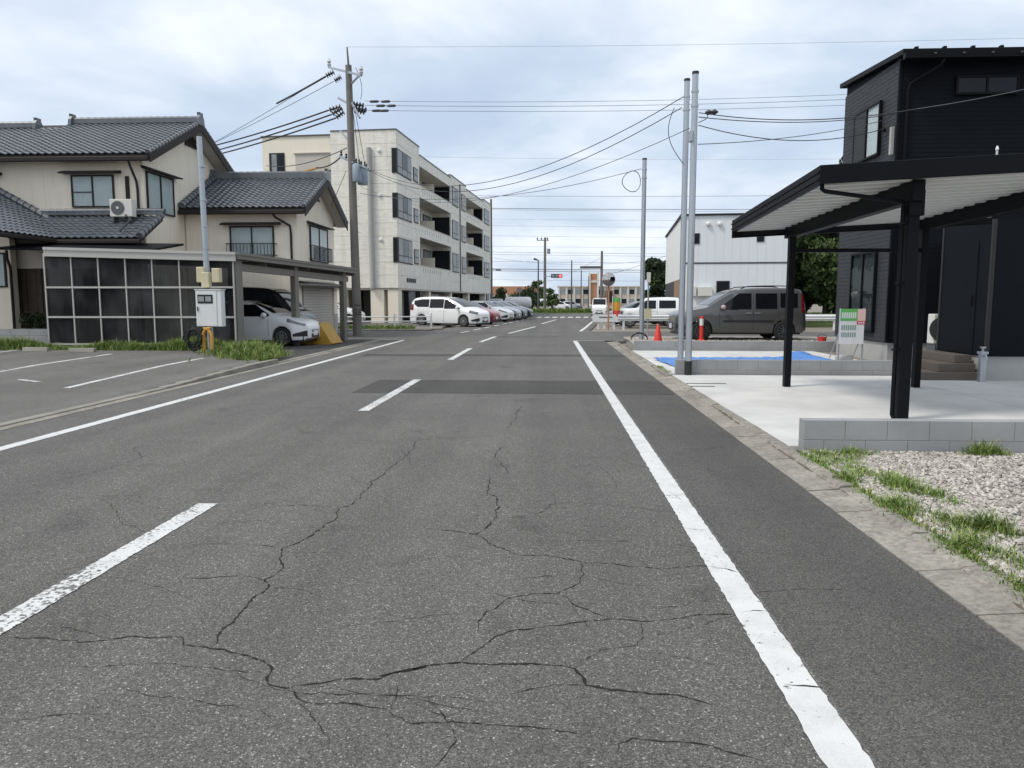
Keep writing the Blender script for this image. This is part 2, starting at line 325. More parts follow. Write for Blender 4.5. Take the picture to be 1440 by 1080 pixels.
rm.sheet([p0, p1, p1+ue, p0+ue], 0)
YX0 = YC1+38; YX1 = YX0+17
rm.sheet([(-120, YX0), (120, YX0), (120, YX1), (-120, YX1)], 0)
road = struct(rm.build('road', MT['asphalt'])); WM[road] = Matrix.Identity(4)
MB().sheet([(XS, -8), (X1, -8), (X1, YC0), (XS, YC0)], 0).build('shoulder', MT['shoulder'], road)
# darker repair strip across the road
pb = MB(); NN = 40
def patch(x0, x1, y0, y1, seed, z=.003, tilt=0.):
    rnd = random.Random(seed); mb = MB(); lo = []; hi = []
    for i in range(NN+1):
        x = x0+(x1-x0)*i/NN; lo.append((x, y0+tilt*(x-x0)+rnd.uniform(-.02, .02), z)); hi.append((x, y1+tilt*(x-x0)+rnd.uniform(-.02, .02), z))
    mb.add(lo+hi, [(i, i+1, NN+2+i, NN+1+i) for i in range(NN)]); return mb
patch(-3.25, X1-.01, 12.25, 14.3, 1).build('repair_strip', MT['patch'], road)
patch(-5.2, X1-.01, 20.6, 21.3, 2).build('repair_strip', MT['patch'], road)
patch(-2.2, .6, 31.5, 31.9, 5, tilt=.06).build('repair_strip', MT['patch'], road)
# painted markings, ragged edges
def strip(pts, wd, seed=0, rag=.006, z=.008, step=.12):
    rnd = random.Random(seed); P = [Vector((p[0], p[1], 0)) for p in pts]; zs = [p[2] if len(p) > 2 else 0 for p in pts]; L = []; Rr = []
    for k in range(len(P)-1):
        d = P[k+1]-P[k]; n = max(1, int(d.length/step)); nn = Vector((d.y, -d.x, 0)).normalized()
        for i in range(n+(k == len(P)-2)):
            q = P[k]+d*(i/n); zz = z+zs[k]+(zs[k+1]-zs[k])*i/n
            L.append(q-nn*(wd/2+rnd.uniform(-rag, rag))+ZZ*zz); Rr.append(q+nn*(wd/2+rnd.uniform(-rag, rag))+ZZ*zz)
    n = len(L); return MB().add(L+Rr, [(i, i+1, n+i+1, n+i) for i in range(n-1)])
def mark(name, pts, wd, mat, seed=0, parent=road, z=.0045, step=.035, rag=.0045): return strip(pts, wd, seed, rag, z, step).build(name, MT[mat], parent)
# the right edge line is broken where cracks run across it
br = [-2, 28.6]
for i in range(len(br)-1): mark('edge_line', [(.985, br[i]+.008), (.985 if br[i+1] < 20 else .93, br[i+1]-.008)], .158, 'line', i)
mark('edge_line', [(.86, 28.75), (1.25, 29.0), (4.6, 29.15)], .1, 'line', 21)
mark('edge_line', [(-5.57, -3), (-5.6, 28.9)], .15, 'line', 31)
mark('edge_line', [(-5.62, 29.02), (-6.6, 29.1), (-9.5, 29.3)], .12, 'line', 33)
for i, (ya, yb) in enumerate(((1.2, 5.4), (10.2, 14.4), (19.3, 24.0), (27.75, 31.9))): mark('centre_dash', [(-2.55, ya), (-2.53 if i < 3 else -2.3, yb)], .15, 'dash' if i < 2 else 'line', 40+i)
for i, (pa, pb_) in enumerate((((715, 469), (753, 459.4)), ((762, 455.5), (782, 449.5)))): mark('centre_dash', [gnd(*pa)[:2], gnd(*pb_)[:2]], .16, 'line', 50+i)
mark('edge_line', [gnd(816, 466)[:2], gnd(823, 461)[:2], gnd(833, 452.5)[:2]], .16, 'line', 55)
mark('edge_line', [gnd(823, 465.6)[:2], gnd(905, 465.2)[:2]], .12, 'line', 57)
pa, pb_ = gnd(648, 468), gnd(746, 448)
for i in range(9): mark('parking_dash', [pa.lerp(pb_, i/9)[:2], pa.lerp(pb_, (i+.62)/9)[:2]], .14, 'line', 60+i)
for i in range(9):
    q = gnd(757+10.9*i, 446.2); mark('crossing_bar', [(q.x, q.y-1.9), (q.x+.2, q.y+1.9)], .42, 'line', 70+i)
# cracks, traced in the photograph and laid on the road
c4 = lambda P: [(x/2, y/2+540) for x, y in P]
c5 = lambda P: [(x/1.946+500, y/1.946+540) for x, y in P]
CR = [(.011, c4([(1170, 160), (1160, 185), (1135, 210), (1100, 235), (1080, 255), (1042, 275), (1035, 295), (1000, 325), (990, 340), (950, 350), (950, 375), (910, 400), (880, 425), (830, 450), (795, 462), (785, 490), (797, 515), (770, 540), (745, 550), (755, 572), (720, 595), (690, 630), (660, 665), (620, 700), (600, 735), (595, 745)])),
      (.010, c4([(10, 712), (90, 715), (220, 728), (300, 722), (380, 710), (440, 714), (510, 712), (515, 735), (590, 745), (640, 752), (700, 765), (740, 780), (765, 800), (750, 825), (760, 848), (820, 855), (830, 875), (845, 890), (880, 900), (960, 897), (1040, 910), (1100, 920)])),
      (.014, c4([(820, 852), (900, 843), (960, 830), (1060, 832), (1100, 815), (1200, 795)])+c5([(60, 800), (130, 785), (200, 770), (290, 762), (400, 766), (480, 765), (560, 770), (600, 780), (620, 800), (630, 825), (700, 838), (800, 848), (900, 858), (975, 880)])),
      (.006, c4([(690, 450), (760, 457), (795, 462)])), (.006, c4([(800, 470), (870, 475), (950, 475)])), (.007, c4([(510, 545), (600, 545), (690, 540), (730, 548), (750, 555)])), (.007, c4([(755, 573), (820, 575), (860, 580), (880, 592)])),
      (.007, c4([(750, 345), (850, 340), (950, 348)])), (.006, c4([(1040, 285), (1000, 268), (965, 258), (970, 250)])), (.006, c4([(1115, 840), (1115, 880), (1100, 915)])), (.006, c4([(20, 950), (130, 935), (220, 930), (320, 930)])),
      (.006, c4([(70, 295), (180, 268), (300, 240), (400, 205), (375, 190), (385, 175)])), (.005, c4([(580, 390), (700, 386), (800, 384)])), (.004, c4([(540, 455), (620, 450), (690, 450)])),
      (.009, c5([(455, 60), (430, 100), (415, 125)])), (.009, c5([(440, 165), (395, 175), (385, 205), (415, 230), (410, 250)])), (.012, c5([(370, 255), (360, 300), (385, 310), (390, 340), (375, 375), (355, 400), (330, 412), (260, 402), (190, 395)])), (.009, c5([(330, 412), (360, 435), (410, 455), (450, 470), (520, 468), (570, 478), (620, 488), (700, 492), (770, 500), (860, 505), (950, 498), (985, 505), (1050, 518)])),
      (.005, c5([(480, 432), (600, 428), (700, 431), (780, 432)])), (.008, c5([(620, 488), (625, 520), (615, 545), (545, 575), (480, 575), (410, 590), (360, 620), (335, 650), (335, 680)])), (.008, c5([(545, 575), (580, 585), (600, 605), (660, 630), (700, 640)])),
      (.010, c5([(290, 760), (330, 730), (380, 692), (420, 678), (520, 665), (620, 652), (700, 643), (780, 650), (860, 645), (920, 635), (995, 630), (1060, 628)])), (.007, c5([(780, 655), (790, 690), (770, 715), (720, 722), (670, 728), (610, 765)])), (.006, c5([(790, 735), (850, 742), (910, 750), (990, 775)])),
      (.008, c5([(90, 895), (155, 930), (180, 928), (260, 925), (350, 935), (440, 938), (540, 945), (650, 965)])), (.008, c5([(715, 1010), (720, 985), (760, 970), (830, 978), (900, 982), (970, 990), (1030, 1010), (1120, 1035)])), (.007, c5([(420, 850), (480, 835), (560, 825), (630, 825)])),
      (.009, c5([(0, 155), (80, 158), (170, 155), (240, 148), (330, 145)])), (.007, c5([(0, 100), (120, 97), (250, 100)])), (.008, [(600, 530), (640, 508), (655, 500)]), (.006, [(560, 600), (620, 617), (700, 613)])]
def crackmesh(px, wd, seed, zc__=.0024):
    rnd = random.Random(seed); P = [gnd(*p) for p in px]; Q = [P[0]]
    for a, b in zip(P, P[1:]):
        d = b-a; n = max(2, int(d.length/.022)); nn = Vector((d.y, -d.x, 0)).normalized()
        amp = min(.02, .005+d.length*.05); wlk = 0.
        for i in range(1, n+1): wlk = wlk*.8+rnd.uniform(-amp, amp)*.6; Q.append(a+d*(i/n)+nn*(wlk if i < n else 0))
    n = len(Q); L = []; Rr = []
    for i, q in enumerate(Q):
        d = Q[min(i+1, n-1)]-Q[max(i-1, 0)]; nn = Vector((d.y, -d.x, 0)).normalized(); ww = wd*.5*rnd.choice([.3, .5, .8, 1., 1.3, 1.9])*rnd.uniform(.7, 1.2)*min(1, .25+min(i, n-1-i)*.18)
        L.append(q-nn*ww+ZZ*zc__); Rr.append(q+nn*ww+ZZ*zc__)
    return MB().add(L+Rr, [(i, i+1, n+i+1, n+i) for i in range(n-1)])
for i, (wd, px) in enumerate(CR): crackmesh(px, wd*.6, 100+i).build('crack', MT['crack'], road)
for i, (wd, P) in enumerate(((.012, [(975, 505), (1010, 507), (1052, 519)]), (.006, [(1055, 628), (1090, 622), (1130, 625)]), (.013, [(1172, 824), (1230, 829), (1278, 834)]), (.006, [(905, 398), (960, 402)]), (.005, [(850, 300), (905, 306)]), (.006, [(760, 168), (795, 160)]))): crackmesh(c5(P), wd, 300+i, .006).build('crack', MT['crack'], road)
rc = random.Random(77)                          # fine secondary cracking
for i in range(30):
    x, y_ = rc.uniform(60, 1000), 560+rc.random()**.7*430; P = [(x, y_)]; a_ = rc.choice([0, 0, 0, 1.2])+rc.uniform(-.25, .25)
    for k in range(rc.randint(3, 7)): a_ += rc.uniform(-.4, .4); l = (y_-423)*rc.uniform(.05, .13); P.append((P[-1][0]+l*math.cos(a_), P[-1][1]+l*.35*math.sin(a_)))
    crackmesh(P, rc.uniform(.0016, .003), 400+i).build('crack', MT['crack'], road)

# left car park: rises a little behind its kerb
def lotz(Y): return .012+.09*max(0, min(1, (Y-11.5)/4.5))
lm = MB(); ys = [-6, 4, 8, 10, 11.5, 12.5, 13.5, 14.5, 16, 17.2, 18, 19.5, 21.6]
vs_ = [(x, y, lotz(y)) for y in ys for x in (-45, -6.68 if y < 17 else -6.68-(y-17.2)*.5)]
lm.add(vs_, [(2*i, 2*i+1, 2*i+3, 2*i+2) for i in range(len(ys)-1)])
lot = struct(lm.build('car_park', MT['lot'])); WM[lot] = Matrix.Identity(4)
def lotmark(a, b, wd=.1, seed=0):
    a = gnd(*a, .09); b = gnd(*b, .1); P = [a.lerp(b, i/12) for i in range(13)]
    mark('bay_line', [(p.x, p.y, lotz(p.y)) for p in P], wd, 'thinline', seed, lot, .005)
lotmark((93, 541), (285, 504), .12, 1); lotmark((-60, 531), (157, 498), .12, 2); lotmark((-60, 504), (27, 492), .12, 3); lotmark((26, 531), (54, 533), .11, 4)
# left gutter strip and kerb stones
g1 = struct(MB().sheet([(X0-.17, -8), (X0, -8), (X0, 29), (X0-.17, 29)], .004).build('gutter', MT['gutter'])); WM[g1] = Matrix.Identity(4)
kb = MB()
y = -6.
while y < 28.9:
    z = max(.018, lotz(y)+.004 if 10 < y < 17.5 else .018); 
    MB().box(X0-.33, X0-.172, y, y+.59, -.05, max(z, .02)).build('kerb_stone', MT['kerb'], g1, bevel=.008); y += .6
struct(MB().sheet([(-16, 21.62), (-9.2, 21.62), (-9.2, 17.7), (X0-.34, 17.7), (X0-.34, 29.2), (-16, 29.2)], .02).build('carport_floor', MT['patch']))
struct(MB().sheet([(-16, 29.25), (X0-.18, 29.25), (X0-.18, 29.29), (-16, 29.29)], .0).build('carport_apron', MT['kerb']))
MB_side = struct(MB().sheet([(-45, 21.63), (-16.02, 21.63), (-16.02, 29.2), (-45, 29.2)], .02).build('house_yard', MT['ground']))
struct(MB().box(-40, p0.x-.02, YC1+.02, YX0-.1, -.05, .05).build('apartment_forecourt', MT['lot']))
# right gutter of L-shaped precast pieces
gr = bpy.data.objects.new('kerb_gutter', None); col.objects.link(gr); gr.location = (2.25, 10, 0); struct(gr); WM[gr] = Matrix.Translation((2.25, 10, 0))
rg = random.Random(5); y = -3.
def Lpiece(P, d, L, dz):
    n = Vector((d.y, -d.x, 0)); j = .006
    prof = [(0, -.05), (0, .006), (.235, .022), (.255, .045+dz), (.35, .05+dz), (.35, -.05)]
    poly = [P+d*j+n*a+ZZ*z for a, z in prof]; return MB().prism(poly, d*(L-2*j))
while y < 27.2:
    Lpiece(Vector((X1+.004, y, rg.uniform(-.004, .003))), Vector((0, 1, 0)), .6, rg.uniform(-.01, .006)).build('gutter_block', MT['gutter'], gr); y += .6
cp = [Vector((X1+.004, 27.2, 0))]
for i in range(1, 8):
    a = i/7*math.pi/2; cp.append(Vector((X1+.004+1.5*(1-math.cos(a)), 27.2+1.75*math.sin(a), 0)))
for a, b in zip(cp, cp[1:]): Lpiece(a, (b-a).normalized(), (b-a).length, 0).build('gutter_block', MT['gutter'], gr)
x = cp[-1].x
while x < 12: Lpiece(Vector((x, cp[-1].y, 0)), Vector((1, 0, 0)), 1.2, 0).build('gutter_block', MT['gutter'], gr); x += 1.2
# right-hand plots
XL = 2.40; XWL = 2.478
grav = struct(MB().box(XL+.002, 16, -6, 7.44, -.05, .035).build('gravel_plot', MT['gravelbed'])); WM[grav] = Matrix.Identity(4)
dw = struct(MB().box(XL+.002, 18, 7.8, 15.05, -.055, .02).build('driveway', MT['kerb'])); WM[dw] = Matrix.Identity(4)
for (xa, xb) in ((XL+.004, 6.4), (6.422, 11), (11.022, 18)):
    for (ya, yb) in ((7.66, 9.85), (9.874, 12.5), (12.524, 15.03)): MB().box(xa, xb, ya, yb, .0, .055).build('slab', MT['slab'], dw, bevel=.005)
dw2 = struct(MB().box(XL+.002, 18, 15.36, 22.48, -.05, .02).build('tarp_plot', MT['ground'])); WM[dw2] = Matrix.Identity(4)
for (ya, yb) in ((15.37, 18.2), (18.21, 20.4), (20.41, 22.47)): MB().box(XL+.004, 7.6, ya, yb, .0, .05).build('slab', MT['slab'], dw2, bevel=.005)
LZ = .2
struct(MB().prism([(XL+.1, 22.66, -.05), (18, 22.66, -.05), (18, 28.3, -.05), (3.4, 28.3, -.05), (2.7, 27.2, -.05)], (0, 0, LZ+.05)).build('parking_plot', MT['gravelbed']))
# retaining walls of concrete blocks, two courses
def blockwall(x0, x1, y0, zt, label, courses):
    rt_ = thing('block_wall', (x0, y0, 0), label, 'wall')
    z = zt
    for c in range(courses):
        x = x0-(.2 if c % 2 else 0)
        while x < x1-.01:
            xa = max(x, x0); xb = min(x+.397, x1)
            if xb-xa > .05: MB().box(xa+.0015, xb-.0015, y0+rg.uniform(0, .002), y0+.15, z-.195, z-.002).build('block', MT['block'], rt_, bevel=.003)
            x += .4
        z -= .197
    MB().box(x0+.006, x1-.006, y0+.006, y0+.144, -.05, zt-.004).build('mortar', MT['kerb'], rt_)
    return rt_
blockwall(XWL, 9.5, 7.47, .345, 'grey two-course concrete block wall between gravel plot and black carport driveway', 2)
blockwall(XWL, 14, 15.09, .345, 'low concrete block wall in front of blue tarp, steel pole at its road end', 2)
blockwall(XWL, 14, 22.5, .33, 'low concrete block wall under the parked grey van', 2)
# soil caught along the gutter lip
sm = MB(); rs_ = random.Random(21); V = []; y = 1.5; k = 0
while y < 26: 
    wv = .004+.012*max(0, math.sin(y*2.1)+math.sin(y*.83+1)*.7+rs_.uniform(-.9, .9)); V += [(X1+.248-wv*.9, y, .0245), (X1+.262+wv*.12, y, .033+.02*min(1, wv*12))]; y += .07; k += 1
tag(sm.add(V, [(2*i, 2*i+1, 2*i+3, 2*i+2) for i in range(k-1)]).build('soil', MT['soil'], loc=(2.35, 10, .03)), 'dark soil washed into the corner of the roadside gutter', 'soil', kind='stuff')
# gravel and weeds
def stones(n, fn, seed, s0=.012, s1=.034):
    rnd = random.Random(seed); mb = MB(); oc = [(1, 0, 0), (-1, 0, 0), (0, 1, 0), (0, -1, 0), (0, 0, 1), (0, 0, -1)]
    fs = [(0, 2, 4), (2, 1, 4), (1, 3, 4), (3, 0, 4), (2, 0, 5), (1, 2, 5), (3, 1, 5), (0, 3, 5)]
    for i in range(n):
        p = fn(rnd); s = rnd.uniform(s0, s1); q = Matrix.Rotation(rnd.uniform(0, 6.3), 3, 'Z') @ Matrix.Rotation(rnd.uniform(-.6, .6), 3, 'X')
        mb.add([p+q @ Vector((v[0]*s*rnd.uniform(.6, 1.4), v[1]*s*rnd.uniform(.6, 1.2), v[2]*s*rnd.uniform(.5, .9))) for v in oc], fs)
    return mb
o = stones(52000, lambda r: Vector((XL+.06+(r.random()**1.7)*6.4, 2.6+r.random()*4.83, .036+r.uniform(0, .012))), 3, .008, .026).build('gravel', MT['stone'], loc=(4, 5, .035)); tag(o, 'pale crushed stone gravel spread over the plot beside block wall', 'gravel', kind='stuff')
o = stones(5000, lambda r: Vector((2.62+r.random()**2*6, 22.7+r.random()*4.6, LZ+.006)), 4, .015, .04).build('gravel', MT['stone'], loc=(5, 25, LZ)); tag(o, 'coarse grey gravel of the plot where the grey van stands', 'gravel', kind='stuff')
def weeds(n, fn, seed, h0, h1, mat='grass', wd=.006, clump=6, bend=.5):
    rnd = random.Random(seed); mb = MB()
    for i in range(n):
        c = fn(rnd); hh = rnd.uniform(h0, h1)*(c[3] if len(c) > 3 else 1)
        for j in range(clump):
            p = Vector(c[:3])+Vector((rnd.gauss(0, .03), rnd.gauss(0, .03), 0)); a = rnd.uniform(0, 6.3); l = hh*rnd.uniform(.45, 1.1); b = l*bend*rnd.uniform(.2, 1.1)
            d = Vector((math.cos(a), math.sin(a), 0)); s = Vector((-d.y, d.x, 0))*wd*rnd.uniform(.6, 1.5)
            m1 = p+d*b*.3+ZZ*l*.6; m2 = p+d*b+ZZ*l*rnd.uniform(.75, 1)
            mb.add([p-s, p+s, m1+s*.8, m1-s*.8, m2], [(0, 1, 2, 3), (3, 2, 4)])
    return mb
def tuft(cs):
    def f(r):
        c = r.choice(cs); x, y = r.gauss(c[0]-.07*(c[0] < 3), c[2]), r.gauss(c[1], c[3]); return (max(XL-.04, x), min(y, 7.46), .03, c[4]*math.exp(-((x-c[0])**2/c[2]**2+(y-c[1])**2/c[3]**2)*.25))
    return f
TF = [(2.48, 6.9, .06, .16, .9), (2.48, 6.25, .06, .12, 1.1), (2.5, 5.35, .07, .16, 1.1), (2.48, 4.5, .06, .14, 1.), (2.5, 3.7, .07, .2, 1.1), (2.58, 7.25, .08, .12, .7), (2.75, 7.1, .12, .2, .9), (2.95, 7.32, .12, .07, .9), (2.66, 6.6, .08, .25, .8), (2.8, 6.2, .1, .2, 1.), (2.78, 5.95, .07, .12, 1.3), (2.9, 5.8, .1, .18, .8), (2.62, 5.5, .05, .2, .7), (2.7, 5.0, .1, .16, 1.0), (2.85, 4.9, .07, .1, 1.4), (2.62, 4.6, .08, .25, .9), (2.62, 4.1, .07, .25, .8), (2.6, 3.6, .07, .25, .8), (4.15, 7.36, .12, .05, 1.5)]
o = weeds(2000, tuft(TF), 11, .03, .15, wd=.0032, clump=9, bend=1.1).build('weeds', MT['grass'], loc=(2.7, 6, .03)); tag(o, 'green weeds growing between gravel plot and roadside gutter', 'weeds', kind='stuff')
gm = MB()
rnd = random.Random(13)
# thin weeds in the gutter joint
o = weeds(420, lambda r: (X1+.362+abs(r.gauss(0, .02)), r.choice([r.uniform(2.4, 7.4), r.uniform(2.4, 7.4), r.uniform(15.5, 17)]), .03, .6), 15, .03, .12, wd=.004, clump=6).build('moss_weeds', MT['grass'], loc=(2.4, 8, .03)); tag(o, 'thin weeds rooted in the concrete gutter joint', 'weeds', kind='stuff')
# left weeds along the carport
def lw(r):
    x = r.uniform(-17.5, -9.0); return (x, 21.35+r.gauss(0, .2), .1, .75+.5*math.sin(x*1.7)*math.sin(x*.6+1))
o = weeds(3800, lw, 17, .1, .42, wd=.006, clump=8, bend=1.0).build('weeds', MT['grass'], loc=(-13, 21.4, .1)); tag(o, 'band of tall weeds along the foot of the smoked carport screen', 'weeds', kind='stuff')
def lw2(r):
    x = r.gauss(-7.8, .55); y_ = 19.5+(x+7.9)*-.9+r.gauss(0, .55); return (min(x, -6.72), y_, .1, max(.25, 1-abs(x+7.9)*.4))
o = weeds(1500, lw2, 19, .07, .5, wd=.006, clump=8, bend=1.1).build('weeds', MT['grass'], loc=(-7.9, 19.5, .1)); tag(o, 'bushy clump of weeds beside the kerb in front of the carport', 'weeds', kind='stuff')
o = weeds(500, lambda r: (r.uniform(-30, -17), 21.5+r.gauss(0, .25), .1), 20, .1, .4, wd=.011, clump=6).build('weeds', MT['grass'], loc=(-20, 21.5, .1)); tag(o, 'weeds below the low grey wall at the house entrance', 'weeds', kind='stuff')
# ================================================================== right: black carport
UX, UY = Vector((1, 0, 0)), Vector((0, 1, 0))
YF, YB = 9.1, 13.35
cA = at(1150, 232, YF); cB = at(1032, 310, YB)
XA = (cA.x+cB.x)/2; ZF, ZB = cA.z, cB.z; XE = 7.35
sx_ = (at(1440, 215, YF).z-cA.z)/(at(1440, 215, YF).x-XA); EX = Vector((XE-XA, 0, sx_*(XE-XA)))
cpz = lambda Y: ZF+(ZB-ZF)*(Y-YF)/(YB-YF)
cp_ = thing('carport', (4.1, 9.4, .055), 'black aluminium carport with pale folded-plate roof over the concrete driveway', 'carport')
MB().prism([(XA, YF, ZF), (XA, YF, ZF-.21), (XA, YF+.06, ZF-.21), (XA, YF+.06, ZF)], EX).build('front_fascia', MT['blackal'], cp_, bevel=.006)
MB().prism([(XA, YB, ZB), (XA, YB, ZB-.3), (XA, YB-.06, ZB-.3), (XA, YB-.06, ZB)], EX).build('rear_fascia', MT['blackal'], cp_, bevel=.006)
for xx in (XA, XE-.06):
    dz_ = sx_*(xx-XA); MB().prism([(xx, YF+.062, ZF-.002+dz_), (xx, YF+.062, ZF-.21+dz_), (xx, YB-.062, ZB-.2+dz_), (xx, YB-.062, ZB-.002+dz_)], (.06, 0, 0)).build('side_fascia', MT['blackal'], cp_, bevel=.006)
# ribs of the side fascia
for dz in (.07, .15): MB().bar((XA-.006, YF, ZF-dz), (XA-.006, YB, ZB-dz), .012, .02).build('fascia_rib', MT['blackal'], cp_)
pr = []; y = YF+.08; k = 0
while y < YB-.08: pr += [(y, .03), (y+.07, .03), (y+.115, -.08), (y+.185, -.08)]; y += .26
top = [(XA+.065, yy, cpz(yy)-.12+dz) for yy, dz in pr]; mb = MB(); n = len(top)
mb.add(top+[(XE-.07, v[1], v[2]+EX.z*.97) for v in top], [(i, i+1, n+i+1, n+i) for i in range(n-1)]).build('folded_plate_roof', MT['deck'], cp_)
XP1, XP2 = 4.27, 6.4; SK = .27
cpz0 = cpz
for xp in (XP1, XP2):
    cpz = lambda Y, xp=xp: cpz0(Y)+sx_*(xp-XA)
    MB().prism([(xp-.07, YF+.15, cpz(YF+.15)-.2), (xp-.07, YF+.15, cpz(YF)-.45), (xp-.07-SK, YB-.12, cpz(YB)-.38), (xp-.07-SK, YB-.12, cpz(YB-.1)-.19)], (.14, 0, 0)).build('beam', MT['blackal'], cp_, bevel=.006)
    MB().box(xp-.065, xp+.065, 9.33, 9.49, .055, cpz(9.4)-.2).build('post', MT['blackal'], cp_, bevel=.008)
    MB().box(xp-.052-SK, xp+.052-SK, 12.96, 13.09, .055, cpz(13)-.38).build('post', MT['blackal'], cp_, bevel=.008)
    MB().box(xp-.075, xp+.1, 9.3, 9.52, cpz(9.4)-.6, cpz(9.4)-.3).build('beam_bracket', MT['blackal'], cp_, bevel=.006)
MB().bar((XP1-SK, 13.03, 2.33), (XP2-SK, 13.03, 2.33), .06, .06).build('tie_bar', MT['blackal'], cp_)
MB().tube([at(1156, 255, YF+.12), at(1156, 266, YF+.12), at(1160, 269, YF+.12), at(1250, 281, 9.38), Vector((XP1-.105, 9.4, at(1252, 284, 9.38).z)), Vector((XP1-.105, 9.4, at(1252, 292, 9.38).z)), (XP1-.105, 9.4, .12), (XP1-.105, 9.34, .075)], .026, 8).build('downpipe', MT['blackal'], cp_)
for z in (.9, 1.7, 2.4): MB().box(XP1-.135, XP1-.066, 9.36, 9.44, z, z+.025).build('pipe_clip', MT['blackal'], cp_)
MB().lathe((5.05, YF+.03, ZF+sx_*(5.05-XA)), ZZ, [(0, .012), (.05, .012), (.06, .02), (.1, .008)], 8).build('roof_bolt', MT['white'], cp_)

# ------------------------------------------------------------------ black house
XW = 8.0
h1 = atx(1268, 80, XW); h2 = atx(1190, 122, XW); Y1h, Y2h = h1.y, h2.y; Z1h, Z2h = h1.z, h2.z
bh = thing('house', (XW, Y1h, 0), 'two-storey black house with shed roof behind the black carport', 'house')
XR = 17.; FZ = .52
MB().prism([(XW+.03, Y1h+.03, FZ-.02), (XW+.03, Y2h, FZ-.02), (XW+.03, Y2h, Z2h-.03), (XW+.03, Y1h+.03, Z1h-.03)], (XR-XW, 0, 0)).build('wall', MT['blksid'], bh)
MB().box(XW+.05, XR, Y1h+.05, Y2h-.02, -.05, FZ).build('foundation', MT['found'], bh)
MB().box(10, XR, Y2h+.01, Y2h+5, -.05, 6.3).build('rear_wall', MT['blksid'], bh)
# lap siding boards, left face and front face
bd = .1; nb = int((Z1h-FZ)/bd)
mb = MB(); mf = MB()
for i in range(nb+3):
    z0 = FZ+i*bd; z1 = z0+bd
    zt = lambda Y: Z1h+(Z2h-Z1h)*(Y-Y1h)/(Y2h-Y1h)-.03
    za, zb2 = min(z1, zt(Y1h)), min(z1, zt(Y2h))
    if zb2 > z0 and za > z0: mb.prism([(XW+.028, Y1h, z0), (XW+.028, Y2h, z0), (XW+.028, Y2h, zb2), (XW+.028, Y1h, za)], (-.028, 0, 0)); 
    if z1 < Z1h-.1: mf.add([(XW, Y1h, z0), (XR, Y1h, z0), (XR, Y1h+.005, z1), (XW, Y1h+.005, z1), (XW, Y1h+.03, z0), (XR, Y1h+.03, z0)], [(0, 1, 2, 3), (0, 4, 5, 1)])
sb = mf.build('lap_boards', MT['blksid'], bh); tag(sb, kind='stuff')
# left face boards: each course slightly tilted so that the joints read
ml = MB(); rr_ = random.Random(3)
for i in range(nb+3):
    z0 = FZ+i*bd; z1 = min(z0+bd, Z1h-.02)
    if z1-z0 < .03: break
    y = Y1h-rr_.uniform(0, .45)
    while y < Y2h:
        ya, yb = max(y, Y1h), min(y+.45, Y2h)
        if yb-ya > .02:
            t0 = rr_.uniform(.0, .003); ml.add([(XW-.006-t0, ya+.003, z0), (XW-.006-t0, yb-.003, z0), (XW-.002-t0, yb-.003, z1-.004), (XW-.002-t0, ya+.003, z1-.004), (XW+.02, ya+.003, z0), (XW+.02, yb-.003, z0), (XW+.02, yb-.003, z1-.006), (XW+.02, ya+.003, z1-.006)], [(0, 1, 2, 3), (0, 4, 5, 1), (3, 2, 6, 7), (0, 3, 7, 4), (1, 5, 6, 2)])
        y += .45
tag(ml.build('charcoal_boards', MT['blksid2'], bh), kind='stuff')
MB().bar((XW-.02, Y1h-.012, FZ), (XW-.02, Y1h-.012, Z1h-.1), .05, .05).build('corner_trim', MT['blackal'], bh)
sl = (Z2h-Z1h)/(Y2h-Y1h)
rf = MB().prism([(XW-.12, Y1h-.35, Z1h-.35*sl-.02), (XW-.12, Y2h+.15, Z2h+.15*sl-.02), (XW-.12, Y2h+.15, Z2h+.15*sl+.1), (XW-.12, Y1h-.35, Z1h-.35*sl+.1)], (XR-XW+.2, 0, 0)).build('roof', MT['blackal'], bh, bevel=.01)
MB().prism([(XW-.13, Y1h-.37, Z1h-.16), (XW-.13, Y1h-.42, Z1h-.19), (XW-.13, Y1h-.50, Z1h-.17), (XW-.13, Y1h-.51, Z1h-.06), (XW-.13, Y1h-.37, Z1h-.05)], (XR-XW, 0, 0)).build('gutter', MT['blackal'], bh)
x = XW+.2
while x < 13.5:
    MB().box(x-.035, x+.035, Y1h-.3, Y1h-.2, Z1h-.35*sl+.1, Z1h-.35*sl+.16).build('snow_guard', MT['blackal'], rf)
    MB().box(x-.02+.3, x+.02+.3, Y1h-.55, Y1h-.5, Z1h-.1, Z1h-.075).build('gutter_hook', MT['sash2'], rf); x += .62
MB().tube([(XW+.75, Y1h-.43, Z1h-.18), (XW+.7, Y1h-.4, Z1h-.3), (XW+.2, Y1h-.07, Z1h-.62), (XW+.16, Y1h-.05, Z1h-.75), (XW+.16, Y1h-.05, .6)], .04, 8).build('downpipe', MT['blackal'], bh)
